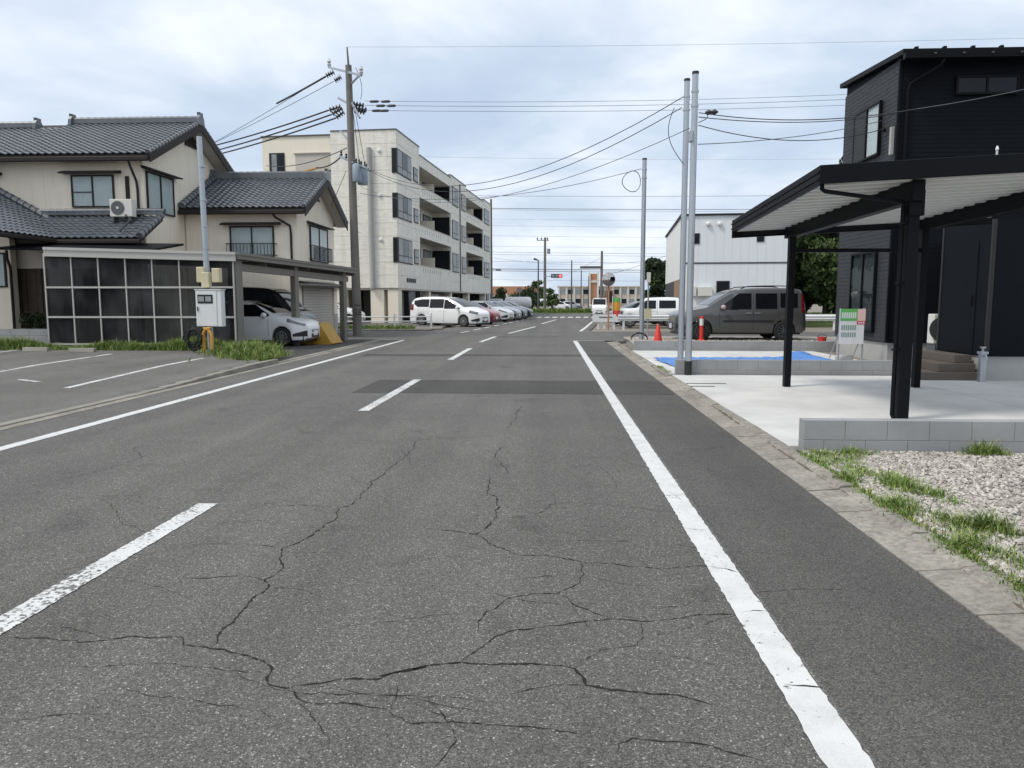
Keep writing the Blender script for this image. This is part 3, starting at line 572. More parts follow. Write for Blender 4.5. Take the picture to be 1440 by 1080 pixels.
def window(root, O, u, n, wd, ht, cols=2, sash='sash', curtain='curtain', rail=False, hood=0, rails=False, dark=False, hoodmat='brown'):
    O = Vector(O); f = .05
    fm = MB(); fm.abox(O, u, n, 0, wd, 0, .07, 0, f); fm.abox(O, u, n, 0, wd, 0, .07, ht-f, ht)
    for i in range(cols+1):
        a = wd*i/cols; a0 = max(0, a-f/2 if 0 < i < cols else (0 if i == 0 else wd-f)); fm.abox(O, u, n, a0, a0+f, 0.0, .068, f, ht-f)
    if rails: fm.abox(O, u, n, f, wd/cols, .035, .06, ht*.46, ht*.46+.03)
    fr = fm.build('window', MT[sash], root)
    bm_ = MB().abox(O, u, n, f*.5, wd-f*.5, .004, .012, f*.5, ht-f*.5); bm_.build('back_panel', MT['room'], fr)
    if curtain:
        cm = MB(); k = 40; a0, a1 = f, wd-f; V = []
        for i in range(k+1):
            a = a0+(a1-a0)*i/k; q = O+u*a+n*(.022+.006*math.sin(i*1.9)+.003*math.sin(i*.7)); V += [q+ZZ*f, q+ZZ*(ht-f)]
        cm.add(V, [(2*i, 2*i+2, 2*i+3, 2*i+1) for i in range(k)], True).build('curtain', MT[curtain], fr)
    for i in range(cols):
        MB().abox(O, u, n, wd*i/cols+f*.6, wd*(i+1)/cols-f*.6, .044+.006*(i % 2), .048+.006*(i % 2), f*.8, ht-f*.8).build('pane', MT['win' if dark else 'glass'], fr)
    if hood:
        MB().prism([O+u*-.28+n*0+ZZ*(ht+.16), O+u*-.28+n*hood+ZZ*(ht+.07), O+u*-.28+n*hood+ZZ*(ht+.02), O+u*-.28+ZZ*(ht+.05)], u*(wd+.56)).build('window_hood', MT[hoodmat], fr)
    if rail:
        rm_ = MB(); rh = min(.75, ht*.42)
        for zz_ in (.06, rh): rm_.abox(O, u, n, -.1, wd+.1, .2, .23, zz_, zz_+.03)
        k = int(wd/.12)
        for i in range(k+1): rm_.abox(O, u, n, -.09+(wd+.16)*i/k, -.075+(wd+.16)*i/k, .205, .225, .09, rh)
        for a in (-.1, wd+.08):
            for zz_ in (.06, rh): rm_.abox(O, u, n, a, a+.02, .0, .2, zz_, zz_+.03)
        rm_.build('railing', MT['sash'], fr)
    return fr
nl = Vector((-1, 0, 0)); uy = Vector((0, 1, 0)); nf = Vector((0, -1, 0)); ux = Vector((1, 0, 0))
def winX(root, X, pa, pb, n, **k):         # a window on a wall plane of constant X, from two pixel corners (near bottom, far top)
    a = atx(*pa, X); b = atx(*pb, X); y0, y1 = sorted((a.y, b.y)); z0, z1 = sorted((a.z, b.z)); return window(root, (X, y0, z0), uy, n, y1-y0, z1-z0, **k)
def winY(root, Y, pa, pb, **k):
    a = at(*pa, Y); b = at(*pb, Y); x0, x1 = sorted((a.x, b.x)); z0, z1 = sorted((a.z, b.z)); return window(root, (x0, Y, z0), ux, nf, x1-x0, z1-z0, **k)
a = atx(1239, 210, XW); b = atx(1205, 180, XW)
uw = window(bh, (XW-.02, a.y, a.z-.12), uy, nl, b.y-a.y, 1.28, sash='blackal', curtain='curtain'); MB().abox(Vector((XW-.02, a.y, a.z-.12)), uy, nl, (b.y-a.y)*.53, (b.y-a.y)-.04, .056, .06, .04, 1.24).build('insect_screen', MT['sash'], uw)
a = atx(1230, 468, XW); b = atx(1202, 345, XW)
window(bh, (XW-.02, a.y, FZ+.2), uy, nl, b.y-a.y, 2.0, sash='blackal', curtain=None, rails=True)
winY(bh, Y1h-.01, (1342, 134), (1432, 106), sash='blackal', curtain=None, dark=True)
MB().box(XW-.09, XW-.02, Y1h+.12, Y1h+.22, 4.9, 5.55).build('meter_duct', MT['found'], bh)
MB().lathe((XW-.05, Y1h+.55, 5.55), nl, [(0, .05), (.05, .05), (.07, .03)], 10).build('vent_cap', MT['blackal'], bh)
# entry block under the carport
XB = 7.85; YB0, YB1 = 14.12, 15.85
eb = MB().box(XB, 14, YB0, YB1, FZ-.02, 2.95).build('entry_wall', MT['blksid'], bh)
MB().box(9.2, 14, YB1+.002, Y1h-.03, FZ-.02, 2.9).build('entry_link', MT['blksid'], bh)
MB().box(XB+.03, 13.97, YB0+.03, YB1-.03, -.02, FZ).build('entry_foundation', MT['found'], bh)
for yy in (YB0-.012, YB1-.03): MB().box(XB-.014, XB+.05, yy, yy+.055, FZ-.01, 2.94).build('corner_trim', MT['sash'], bh)
dr = MB().box(XB-.012, XB-.003, 14.55, 15.45, FZ-.0, 2.6).build('door', MT['blksid'], bh); MB().box(XB-.05, XB-.03, 14.62, 14.64, 1.4, 1.6).build('handle', MT['blackal'], dr)
st = thing('porch_steps', (7.3, 15, .055), 'dark brown tiled porch steps at the black house entry', 'steps')
for i, (xa, ya) in enumerate(((6.75, 14.2), (7.15, 14.35), (7.5, 14.5))):
    MB().box(xa, XB-.035, ya, 16.0, .05+.15*i, .2+.15*i-.002).build('step', MT['steptile'], st, bevel=.006)
tp = thing('water_tap_post', (8.0, 13.95, .055), 'small silver water tap post against the entry foundation', 'tap')
q = gnd(1385, 538, .055); tp.location = (q.x, 13.98, .055); WM[tp] = Matrix.Translation(tp.location); qx = q.x
MB().box(qx-.05, qx+.05, 13.93, 14.03, .055, .56).build('post', MT['steel'], tp, bevel=.006)
MB().box(qx-.065, qx+.065, 13.915, 14.045, .56, .6).build('cap', MT['steel'], tp)
MB().tube([(qx, 13.93, .52), (qx, 13.87, .53), (qx, 13.85, .5), (qx, 13.85, .46)], .014, 8).build('tap', MT['steel'], tp)
MB().lathe((qx, 13.98, .6), ZZ, [(0, .02), (.05, .02), (.06, .05), (.085, .05)], 10).build('tap_handle', MT['steel'], tp)
def acunit(loc, rot, label, wd=.78, ht=.62, legs=.08):
    r = thing('air_conditioner', loc, label, 'air conditioner', rot=rot)
    MB().box(-wd/2, wd/2, -.14, .14, legs, legs+ht).build('casing', MT['offwhite'], r, local=True, bevel=.015)
    MB().lathe((-wd*.14, -.142, legs+ht*.5), (0, -1, 0), [(0, ht*.4), (.012, ht*.4), (.014, ht*.37)], 24).build('fan_grille', MT['sash2'], r, local=True)
    mb = MB()
    for i in range(1, 6): mb.lathe((-wd*.14, -.158, legs+ht*.5), (0, -1, 0), [(0, ht*.4*i/6+.006), (.008, ht*.4*i/6+.004)], 20)
    mb.build('fan_hub', MT['offwhite'], r, local=True) if False else MB().lathe((-wd*.14, -.156, legs+ht*.5), (0, -1, 0), [(0, .05), (.012, .045)], 14).build('fan_hub', MT['offwhite'], r, local=True)
    for sx in (-1, 1): MB().box(sx*wd*.36-.03, sx*wd*.36+.03, -.17, .17, 0, legs).build('foot', MT['sash2'], r, local=True)
    return r
acunit((8.22, 16.5, .055), 0, 'pale outdoor air conditioner between black entry block and black house', .42, .62, .55)
pl = thing('shrub', (8.2, 16.2, .02), 'small shrub under the air conditioner by the porch steps', 'shrub')
def crown(n, blobs, s0, s1, seed, flat=1.):
    rnd = random.Random(seed); mb = MB()
    tot = sum(b[3]*b[4]*b[5] for b in blobs)
    for b in blobs:
        for i in range(int(n*b[3]*b[4]*b[5]/tot)):
            d = Vector((rnd.gauss(0, 1), rnd.gauss(0, 1), rnd.gauss(0, 1))).normalized()*(rnd.random()**.45)
            p = Vector(b[:3])+Vector((d.x*b[3], d.y*b[4], d.z*b[5])); s = rnd.uniform(s0, s1)
            a = Vector((rnd.gauss(0, 1), rnd.gauss(0, 1), rnd.gauss(0, .6)*flat)).normalized(); c = a.orthogonal().normalized(); c.rotate(Matrix.Rotation(rnd.uniform(0, 6.3), 3, a)); e = a.cross(c)
            mb.add([p-c*s, p-e*s*.5+a*s*.1, p+c*s, p+e*s*.5+a*s*.1], [(0, 1, 2, 3)])
    return mb
crown(500, [(8.15, 16.1, .3, .12, .12, .28)], .03, .07, 5).build('foliage', MT['leafmid'], pl); MB().tube([(8.15, 16.1, .03), (8.16, 16.1, .2), (8.14, 16.11, .4)], .012).build('stem', MT['bark'], pl)
# sign board
sg = thing('sign_board', (7.25, 18.5, .05), 'green and white real estate sign board on a silver frame by the black house', 'sign')
SX0, SX1, SY = 6.87, 7.42, 18.5
for xx in (SX0, SX1): MB().box(xx-.015, xx+.015, SY-.015, SY+.015, .05, 1.33).build('leg', MT['steel'], sg); MB().bar((xx, SY+.02, .75), (xx, SY+.6, .06), .02, .02).build('brace', MT['steel'], sg)
MB().box(SX0-.01, SX1+.01, SY-.03, SY-.016, .48, 1.31).build('board', MT['white'], sg)
pf = SY-.034
def tile(xa, xb, za, zb, mt, nm='print', y=None): return MB().box(SX0+xa*.58, SX0+xb*.58, (y or pf), SY-.03, .48+za*.83, .48+zb*.83).build(nm, MT[mt], sg)
tile(0, .68, .66, 1, 'green', 'green_panel'); tile(.69, 1, .66, 1, 'pink', 'pink_panel'); tile(.66, 1, .56, .655, 'signred', 'red_band')
for i in range(7): tile(.06+i*.085, .115+i*.085, .73, .9, 'white', 'lettering', pf-.003)
for rw, (za, zb, mt) in enumerate(((.4, .54, 'ink'), (.2, .33, 'ink'))):
    for i in range(7): tile(.05+i*.088, .11+i*.088, za, zb, mt, 'lettering')
for i in range(3): tile(.72+i*.09, .78+i*.09, .585, .63, 'white', 'lettering', pf-.003)
tag(MB().box(SX0+.05, SX0+.42, SY+.1, SY+.4, .05, .2).build('sandbag', MT['found'], loc=(SX0+.2, SY+.25, .05), bevel=.06), 'grey sandbag weighing down the sign board frame', 'sandbag')
# steel poles with black sleeve
def spole(x, y, z0, zt, r, label, sleeve):
    p = thing('steel_pole', (x, y, z0), label, 'pole', None)
    MB().cyl((x, y, z0), (x, y, zt), r, r*.88, 16).build('shaft', MT['steel'], p)
    MB().cyl((x, y, zt-.02), (x, y, zt+.03), r*.97, r*.97, 16).build('cap', MT['black'], p)
    if sleeve: MB().cyl((x, y, z0+.002), (x, y, z0+.28), r*1.06, r*1.06, 16).build('sleeve', MT['sash'], p)
    for z in (zt-.35, zt-.62): MB().cyl((x, y, z), (x, y, z+.04), r*1.06, r*1.06, 14).build('band', MT['steel'], p)
    return p
q = gnd(967, 531); PX2, PY2 = q.x, 15.0; Z2 = at(972, 103, PY2).z
pole2 = spole(2.70, 15.0, .05, Z2, .066, 'taller galvanised steel pole with black foot sleeve at block wall end', True)
PY1 = 16.6; PX1 = at(957, 500, PY1).x; Z1 = at(962, 113, PY1).z
pole1 = spole(PX1, PY1, .05, Z1, .066, 'galvanised steel pole standing behind the block wall on the tarp plot', False)
PY3 = 25.6; PX3 = at(902, 470, PY3).x; Z3 = at(903, 224, PY3).z
pole3 = spole(PX3, PY3, LZ, Z3, .08, 'galvanised steel pole with wire coil, standing at the parking plot corner', False)
MB().box(2.62, 2.66, 14.9, 15.1, Z2-1.25, Z2-1.05).build('bracket', MT['steel'], pole2)
tag(MB().tube([(PX3-.1+.28*math.cos(a), PY3-.2-.1*math.sin(a*.5), LZ+.02+.22*abs(math.sin(a))+.02*math.sin(3*a)) for i, a in enumerate([k*.2 for k in range(32)])], .016, 6).build('hose_coil', MT['black'], loc=(PX3, PY3-.14, LZ)), 'black looped pipe sticking up at the foot of the corner steel pole', 'pipe loop')
for i, (px_, py_, w_) in enumerate(((993, 539.5, .34), (988, 543.5, .2))):
    q = gnd(px_, py_, .055); tag(MB().box(q.x-w_, q.x+w_, q.y-.025, q.y+.025, .054, .062).build('drain_cover', MT['sash'], loc=(q.x, q.y, .055)), ('longer', 'shorter')[i]+' dark drain slot cover in the driveway near the steel poles', 'drain')
# tarp: wrinkled blue sheet
rnd = random.Random(9); tm = MB(); nu, nv = 46, 16
A, B_, C_, D_ = Vector((2.72, 16.9, 0)), Vector((6.6, 16.6, 0)), Vector((6.7, 19.3, 0)), Vector((2.55, 18.9, 0))
V = []
for j in range(nv+1):
    for i in range(nu+1):
        p = A.lerp(B_, i/nu).lerp(D_.lerp(C_, i/nu), j/nv); z = .062+.03*abs(math.sin(i*.9+j*.35))*rnd.uniform(.4, 1)+(.16*math.exp(-((i/nu-.86)/.07)**2))+(.05*math.exp(-((j/nv-.9)/.1)**2))
        V.append((p.x+rnd.uniform(-.03, .03), p.y+rnd.uniform(-.03, .03), z))
tm.add(V, [(j*(nu+1)+i, j*(nu+1)+i+1, (j+1)*(nu+1)+i+1, (j+1)*(nu+1)+i) for j in range(nv) for i in range(nu)])
tag(tm.build('tarp', MT['tarp'], loc=(4.8, 18, .06)), 'wrinkled blue tarp spread on the concrete behind the low block wall', 'tarp')
# cone, delineator, bucket
q = gnd(925, 481, LZ); cn = thing('traffic_cone', (q.x, q.y, LZ), 'orange red traffic cone beside the front of the grey van', 'cone')
MB().box(q.x-.19, q.x+.19, q.y-.19, q.y+.19, LZ, LZ+.03).build('base', MT['red'], cn, bevel=.01)
MB().lathe((q.x, q.y, LZ+.03), ZZ, [(0, .14), (.5, .045), (.52, .03)], 16).build('body', MT['red'], cn)
q = gnd(986, 479, LZ); dl = thing('delineator_post', (q.x, q.y, LZ), 'red flexible marker post with white band in front of the grey van', 'marker post')
MB().lathe((q.x, q.y, LZ), ZZ, [(0, .14), (.03, .13), (.05, .07), (.78, .065), (.8, .03)], 14).build('post', MT['red'], dl)
MB().cyl((q.x, q.y, LZ+.5), (q.x, q.y, LZ+.72), .068, .067, 14).build('white_band', MT['white'], dl)
q = Vector((8.15, 23.3, LZ)); bk = thing('bucket', q, 'red bucket on the gravel behind the grey van', 'bucket'); MB().lathe(q, ZZ, [(0, .1), (.22, .14), (.22, .12), (.05, .1)], 14).build('body', MT['red'], bk)
MB().tube([q+Vector((.14*math.cos(a), 0, .2+.1*math.sin(a))) for a in [i*math.pi/8 for i in range(9)]], .006).build('handle', MT['black'], bk)
# ================================================================== left: cream tiled-roof house
XM = -14.5; YM0, YM1 = 27.0, 34.1; YR = (YM0+YM1)/2
ev = at(200, 214, YM0-.55); rdg = at(278, 172, YR)
ZE, ZR = ev.z, rdg.z
ovh = .55
hs = thing('house', (XM, YM0, 0), 'cream two-storey house with grey tiled gable roofs behind the smoked carport', 'house')
def slope(z_e, y_e, z_r, y_r): return lambda Y: z_e+(z_r-z_e)*(Y-y_e)/(y_r-y_e)
def tiles(name, O, u, v, Lu, Lv, parent, umin=None, umax=None, tw=.265, tc_=.235):
    O = Vector(O); u = Vector(u).normalized(); v = Vector(v).normalized(); n = u.cross(v).normalized()
    if n.z < 0: n = -n
    nt_ = max(1, int(round(Lu/tw))); tw = Lu/nt_; ncr = max(1, int(round(Lv/tc_))); cl = Lv/ncr; S = 6; mb = MB()
    prof = [.0, .022, .042, .036, .012, .0]
    for j in range(ncr):
        v0, v1 = j*cl, (j+1)*cl+.02
        a0 = umin(v0) if umin else 0; a1 = umax(v0) if umax else Lu
        V = []
        for i in range(nt_*S+1):
            a = i*tw/S; hgt = prof[i % S]; a_ = min(max(a, a0), a1)
            V += [O+u*a_+v*v0+n*(.0+hgt), O+u*a_+v*v0+n*(.034+hgt), O+u*a_+v*v1+n*(.006+hgt*.9)]
        mb.add(V, [q for i in range(nt_*S) for q in ((3*i, 3*i+3, 3*i+4, 3*i+1), (3*i+1, 3*i+4, 3*i+5, 3*i+2)) if abs((V[3*i+3]-V[3*i]).length) > 1e-4], False)
    o = mb.build(name, MT['rooft'], parent); tag(o, kind='stuff'); return o
def ridge(p0, p1, parent, wd=.22, ht=.2, caps=True):
    p0 = Vector(p0); p1 = Vector(p1); d = (p1-p0).normalized(); L = (p1-p0).length
    rb = MB().bar(p0+ZZ*ht*.35, p1+ZZ*ht*.35, wd, ht*.8).build('ridge_course', MT['rooft'], parent)
    mb = MB(); n = int(L/.27)
    for i in range(n):
        a = p0+d*(L*i/n); b = p0+d*(L*(i+1)/n+.03); mb.cyl(a+ZZ*(ht*.72), b+ZZ*(ht*.72), .11, .085, 10)
    mb.build('ridge_caps', MT['rooft'], rb)
    if caps:
        for q, s in ((p0, -1), (p1, 1)):
            sd_ = Vector((-d.y, d.x, 0)); e = d*(.12*s)
            MB().prism([q+sd_*-.26+ZZ*-.12, q+sd_*.26+ZZ*-.12, q+sd_*.22+ZZ*.14, q+sd_*.13+ZZ*.26, q+sd_*.15+ZZ*.36, q+sd_*-.15+ZZ*.36, q+sd_*-.13+ZZ*.26, q+sd_*-.22+ZZ*.14], e).build('ridge_end_tile', MT['rooft'], rb)
def verge(a, b, parent, r=.085):
    a = Vector(a); b = Vector(b); d = (b-a).normalized(); L_ = (b-a).length; n = int(L_/.25); mb = MB()
    for i in range(n): mb.cyl(a+d*(L_*i/n), a+d*(L_*(i+1)/n+.04), r*1.15, r*.9, 8)
    return mb.build('verge_tiles', MT['rooft'], parent)
def siding(parent, O, u, n, L, z0, topfn, wd=.9, mat='cream', t=.018):
    k = max(1, int(round(L/wd))); w_ = L/k; O = Vector(O)
    for i in range(k):
        a, b = i*w_+.003, (i+1)*w_-.003; m_ = (a+b)/2
        pts = [O+u*a+ZZ*z0, O+u*b+ZZ*z0, O+u*b+ZZ*topfn(b)]
        for q in (b*.75+a*.25, m_, a*.75+b*.25): pts.append(O+u*q+ZZ*topfn(q))
        pts.append(O+u*a+ZZ*topfn(a)); MB().prism(pts, n*t).build('siding_panel', MT[mat], parent)
XLW = -34.
# main block
fs = slope(ZE, YM0-ovh, ZR, YR)                    # roof top surface, front slope
core_top = fs(YM0)-.22
MB().prism([(XM-.02, YM0+.02, 0), (XM-.02, YM1-.02, 0), (XM-.02, YM1-.02, core_top), (XM-.02, YR, ZR-.3), (XM-.02, YM0+.02, core_top)], (XLW-XM, 0, 0)).build('wall', MT['cream2'], hs)
siding(hs, (XM-.02, YM0+.02, 0), Vector((-1, 0, 0)), nf, 19, .4, lambda a: core_top, .9)
siding(hs, (XM-.02, YM0+.02, 0), uy, ux, YM1-YM0-.04, .4, lambda a: min(core_top+(ZR-.3-core_top)*a/(YR-YM0), core_top+(ZR-.3-core_top)*((YM1-YM0)-a)/(YR-YM0))-.02, .9)
XG = XM+.55                                         # gable overhang
sv = Vector((0, YR-(YM0-ovh), ZR-ZE)); LV = sv.length
XBRK = at(105, 178, YR).x                            # main ridge ends here, lower ridge beyond
rfm = MB().prism([(XG, YM0-ovh, ZE-.05), (XG, YR, ZR-.05), (XG, YR, ZR-.2), (XG, YM0-ovh, ZE-.2)], (XLW-XG, 0, 0)).build('roof', MT['brown'], hs)
MB().prism([(XG, YM1+ovh, ZE-.05), (XG, YR+.001, ZR-.05), (XG, YR+.001, ZR-.2), (XG, YM1+ovh, ZE-.2)], (XLW-XG, 0, 0)).build('rear_roof', MT['rooft'], rfm)
tiles('roof_tiles', (XBRK-.2, YM0-ovh-.04, ZE-.05), (1, 0, 0), sv, XG-XBRK+.2, LV, rfm)
lo = .86
tiles('roof_tiles', (XLW, YM0-ovh-.04, ZE-.05), (1, 0, 0), sv, XBRK-.2-XLW, LV*lo, rfm)
ridge((XBRK, YR, ZR), (XG-.05, YR, ZR), rfm)
yl = YM0-ovh+(YR-YM0+ovh)*lo; zl = ZE+(ZR-ZE)*lo
ridge((XLW, yl, zl), (XBRK-1.2, yl, zl), rfm)
# barge boards and verge tiles on the gable
for sgn in (-1, 1):
    ye = YR+sgn*(YR-YM0+ovh)
    MB().prism([(XG, ye, ZE-.34), (XG, YR, ZR-.34), (XG, YR, ZR-.02), (XG, ye, ZE-.04)], (.045, 0, 0)).build('barge_board', MT['brown'], hs)
    verge((XG-.03, ye, ZE+.0), (XG-.03, YR, ZR+.0), hs)
    MB().prism([(XM-.0, ye, ZE-.24), (XM-.0, YR, ZR-.24), (XM, YR, ZR-.21), (XM, ye, ZE-.21)], (XG-XM-.01, 0, 0)).build('soffit', MT['soffit'], hs)
MB().box(XLW, XG, YM0-ovh-.12, YM0-ovh+.02, ZE-.3, ZE-.13).build('gutter', MT['brown'], hs, bevel=.03)
MB().box(XLW, XM-.03, YM0-ovh+.03, YM0+.0, ZE-.26, ZE-.23).build('eave_soffit', MT['soffit'], hs)
g0 = atx(268, 198, XM+.03); 
MB().prism([(XM+.003, g0.y-.5, g0.z-.25), (XM+.003, g0.y+.5, g0.z-.25), (XM+.003, g0.y+.4, g0.z), (XM+.003, g0.y, g0.z+.25), (XM+.003, g0.y-.4, g0.z)], (.05, 0, 0)).build('gable_vent', MT['brown'], hs)
winY(hs, YM0-.0, (103, 292), (160, 246), hood=.35, rails=True)
winX(hs, XM+.0, (207, 297), (242, 252), ux, hood=.3)
# downpipes at the corner
q = at(181, 217, YM0-.5); MB().tube([(q.x, YM0-.6, ZE-.2), (q.x+.05, YM0-.55, ZE-.45), (XM-.2, YM0-.08, ZE-.9), (XM-.18, YM0-.06, ZE-1.2), (XM-.18, YM0-.06, 4.3)], .045, 8).build('downpipe', MT['sash'], hs)
MB().box(XM-.62, XM-.5, YM0-.07, YM0, 4.6, 5.9).build('cable_duct', MT['brown'], hs)
MB().box(at(3, 245, YM0).x-1.6, at(3, 245, YM0).x, YM0-.3, YM0, at(3, 245, YM0).z-.04, at(3, 245, YM0).z+.06).build('window_hood', MT['brown'], hs)
# lower lean-to roof in front of the main wall
la = at(60, 331, 25.4); lb = at(200, 335, 25.4); lt = at(130, 303, 26.95); lr = at(228, 312, 26.2)
XLr = at(214, 320, 26.2).x; ZLe = (la.z+lb.z)/2; ZLt = lt.z
lrf = MB().prism([(XLr, 25.4, ZLe-.05), (XLr, YM0-.03, ZLt-.05), (XLr, YM0-.03, ZLt-.2), (XLr, 25.4, ZLe-.18)], (-22-XLr, 0, 0)).build('lean_to_roof', MT['brown'], hs)
tiles('roof_tiles', (-20.6, 25.36, ZLe-.05), (1, 0, 0), (0, YM0-.03-25.4, ZLt-ZLe), XLr+20.6, Vector((0, YM0-25.43, ZLt-ZLe)).length, lrf)
ridge((-19.6, YM0-.1, ZLt+.02), (XLr+.1, YM0-.1, ZLt+.02), lrf, .18, .16, False)
verge((XLr, 25.35, ZLe+.02), (XLr, YM0-.05, ZLt+.02), lrf, .11)
MB().box(-20.8, XLr+.05, 25.24, 25.37, ZLe-.24, ZLe-.1).build('gutter', MT['brown'], lrf, bevel=.03)
MB().box(-21, XLr-.3, 25.6, YM0-.05, ZLe-.3, ZLe-.2).build('eave_soffit', MT['brown'], lrf)
# projecting entrance wing, ridge running towards the road side
wv = at(80, 330, 25.4); w0 = at(0, 272, 26.95)
XWR = wv.x; ZWe = ZLe; kk_ = (w0.z-ZWe)/(XWR-w0.x); XWT = w0.x-2.6; ZWt = ZWe+kk_*(XWR-XWT)
ew = MB().prism([(XWR, 22.3, ZWe-.06), (XWT, 22.3, ZWt-.06), (XWT, 22.3, ZWt-.2), (XWR, 22.3, ZWe-.2)], (0, 4.65, 0)).build('entrance_roof', MT['brown'], hs)
svv = Vector((XWT-XWR, 0, ZWt-ZWe)); tiles('roof_tiles', (XWR, 22.3, ZWe-.06), (0, 1, 0), svv, 4.6, svv.length, ew)
verge((XWR+.05, 22.32, ZWe+.02), (XWT, 22.32, ZWt+.02), ew)
verge((XWR+.1, 26.9, ZWe+.06), (XWT, 26.9, ZWt+.06), ew, .12); MB().box(XWR-.04, XWR+.08, 22.3, 25.4, ZWe-.22, ZWe-.09).build('gutter', MT['brown'], ew, bevel=.03)
MB().bar((XWR+.05, 22.27, ZWe-.14), (XWT, 22.27, ZWt-.14), .05, .24).build('barge_board', MT['brown'], ew)
XWW = at(18, 400, 25.).x
XW2 = 2*XWT-XWR
MB().prism([(XW2, 22.3, ZWe-.06), (XWT-.002, 22.3, ZWt-.06), (XWT-.002, 22.3, ZWt-.2), (XW2, 22.3, ZWe-.2)], (0, 4.65, 0)).build('far_slope', MT['rooft'], ew)
ridge((XWT, 22.3, ZWt), (XWT, 26.9, ZWt), ew, .2, .16)
MB().box(XW2+.6, XWW, 24.98, 25.25, 0, ZWe-.1).build('entrance_wing_wall', MT['cream2'], hs)
MB().prism([(XW2+.6, 24.99, ZWe-.099), (XWW, 24.99, ZWe-.099), (XWT, 24.99, ZWt-.3)], (0, .25, 0)).build('entrance_gable', MT['cream2'], hs)
MB().box(XWW-.3, XM-1.2, 25.5, 26.9, 0, ZLe-.35).build('entrance_recess_wall', MT['wood'], hs)
q0 = at(22, 376, 25.45); x = q0.x
while x < q0.x+2.4: MB().box(x, x+.17, 25.42+.02*math.sin(x*9), 25.497, .45, at(30, 378, 25.4).z).build('wood_slat', MT['wood'], hs); x += .185
MB().box(q0.x-.05, q0.x+3., 25.4, 25.497, at(30, 378, 25.4).z+.01, at(30, 350, 25.4).z).build('lintel_wall', MT['soffit'], hs)
wA = at(-30, 408, 24.97); window(hs, (wA.x-.4, 24.98, at(5, 404, 24.97).z), ux, nf, at(13, 404, 24.97).x-wA.x+.35, 1.15, curtain='curtain')
MB().tube([at(9, 352, 24.7), at(10, 364, 24.75), at(14, 375, 24.8), at(15, 382, 24.9), Vector((at(16, 400, 24.93).x, 24.93, .1))], .045, 8).build('downpipe', MT['brown'], hs)
MB().box(XW2+.6, XWW+.02, 24.93, 24.978, 0, .4).build('entrance_plinth', MT['kerb'], hs)
# flat dark canopy over the entrance
c0 = at(4, 350, 24.2); c1 = at(224, 351, 24.6)
MB().prism([(c0.x, 23.7, c0.z-.06), (c1.x, 23.9, c1.z-.12), (c1.x, 26.3, c1.z+.25), (c0.x, 26.3, c0.z+.3)], (0, 0, .07)).build('canopy', MT['blackal'], hs)
# wing with second gable
XV1 = -10.0; YV0, YV1 = 30.0, 35.2; YVR = (YV0+YV1)/2
e2 = at(400, 290, YV0-.5); r2 = at(455, 250, YVR); ZE2, ZR2 = e2.z, r2.z; XG2 = XV1+.5
ct2 = ZE2+(ZR2-ZE2)*(.5/(YVR-YV0+.5))-.2
MB().prism([(XV1-.02, YV0+.02, 0), (XV1-.02, YV1-.02, 0), (XV1-.02, YV1-.02, ct2), (XV1-.02, YVR, ZR2-.28), (XV1-.02, YV0+.02, ct2)], (XM-XV1+.045, 0, 0)).build('wing_wall', MT['cream2'], hs)
siding(hs, (XV1-.02, YV0+.02, 0), Vector((-1, 0, 0)), nf, XV1-XM-.05, .1, lambda a: ct2, .9)
siding(hs, (XV1-.02, YV0+.02, 0), uy, ux, YV1-YV0-.04, 2.35, lambda a: min(ct2+(ZR2-.28-ct2)*a/(YVR-YV0), ct2+(ZR2-.28-ct2)*((YV1-YV0)-a)/(YVR-YV0))-.02, .9)
sv2 = Vector((0, YVR-YV0+.5, ZR2-ZE2)); XS2 = XM+.03
rf2 = MB().prism([(XG2, YV0-.5, ZE2-.05), (XG2, YVR, ZR2-.05), (XG2, YVR, ZR2-.2), (XG2, YV0-.5, ZE2-.2)], (XS2-XG2, 0, 0)).build('wing_roof', MT['brown'], hs)
MB().prism([(XG2, YV1+.5, ZE2-.05), (XG2, YVR+.001, ZR2-.05), (XG2, YVR+.001, ZR2-.2), (XG2, YV1+.5, ZE2-.2)], (XS2-XG2, 0, 0)).build('rear_roof', MT['rooft'], rf2)
tiles('roof_tiles', (XS2, YV0-.54, ZE2-.05), (1, 0, 0), sv2, XG2-XS2, sv2.length, rf2)
ridge((XS2+.1, YVR, ZR2), (XG2-.05, YVR, ZR2), rf2, .22, .26)
verge((XS2+.1, YV0-.5, ZE2+.04), (XS2+.1, YVR, ZR2+.04), rf2, .13)
for sgn in (-1, 1):
    ye = YVR+sgn*(YVR-YV0+.5)
    MB().prism([(XG2, ye, ZE2-.38), (XG2, YVR, ZR2-.36), (XG2, YVR, ZR2-.02), (XG2, ye, ZE2-.04)], (.04, 0, 0)).build('barge_board', MT['brown'], hs)
    verge((XG2-.03, ye, ZE2), (XG2-.03, YVR, ZR2), hs)
    MB().prism([(XV1, ye, ZE2-.24), (XV1, YVR, ZR2-.24), (XV1, YVR, ZR2-.21), (XV1, ye, ZE2-.21)], (XG2-XV1-.01, 0, 0)).build('soffit', MT['soffit'], hs)
MB().box(XS2, XG2, YV0-.62, YV0-.48, ZE2-.3, ZE2-.14).build('gutter', MT['brown'], hs, bevel=.03)
MB().box(XS2, XV1, YV0-.47, YV0, ZE2-.25, ZE2-.22).build('eave_soffit', MT['soffit'], hs)
g0 = atx(446, 276, XV1+.03); MB().prism([(XV1+.003, g0.y-.35, g0.z-.2), (XV1+.003, g0.y+.35, g0.z-.2), (XV1+.003, g0.y, g0.z+.15)], (.04, 0, 0)).build('gable_vent', MT['brown'], hs)
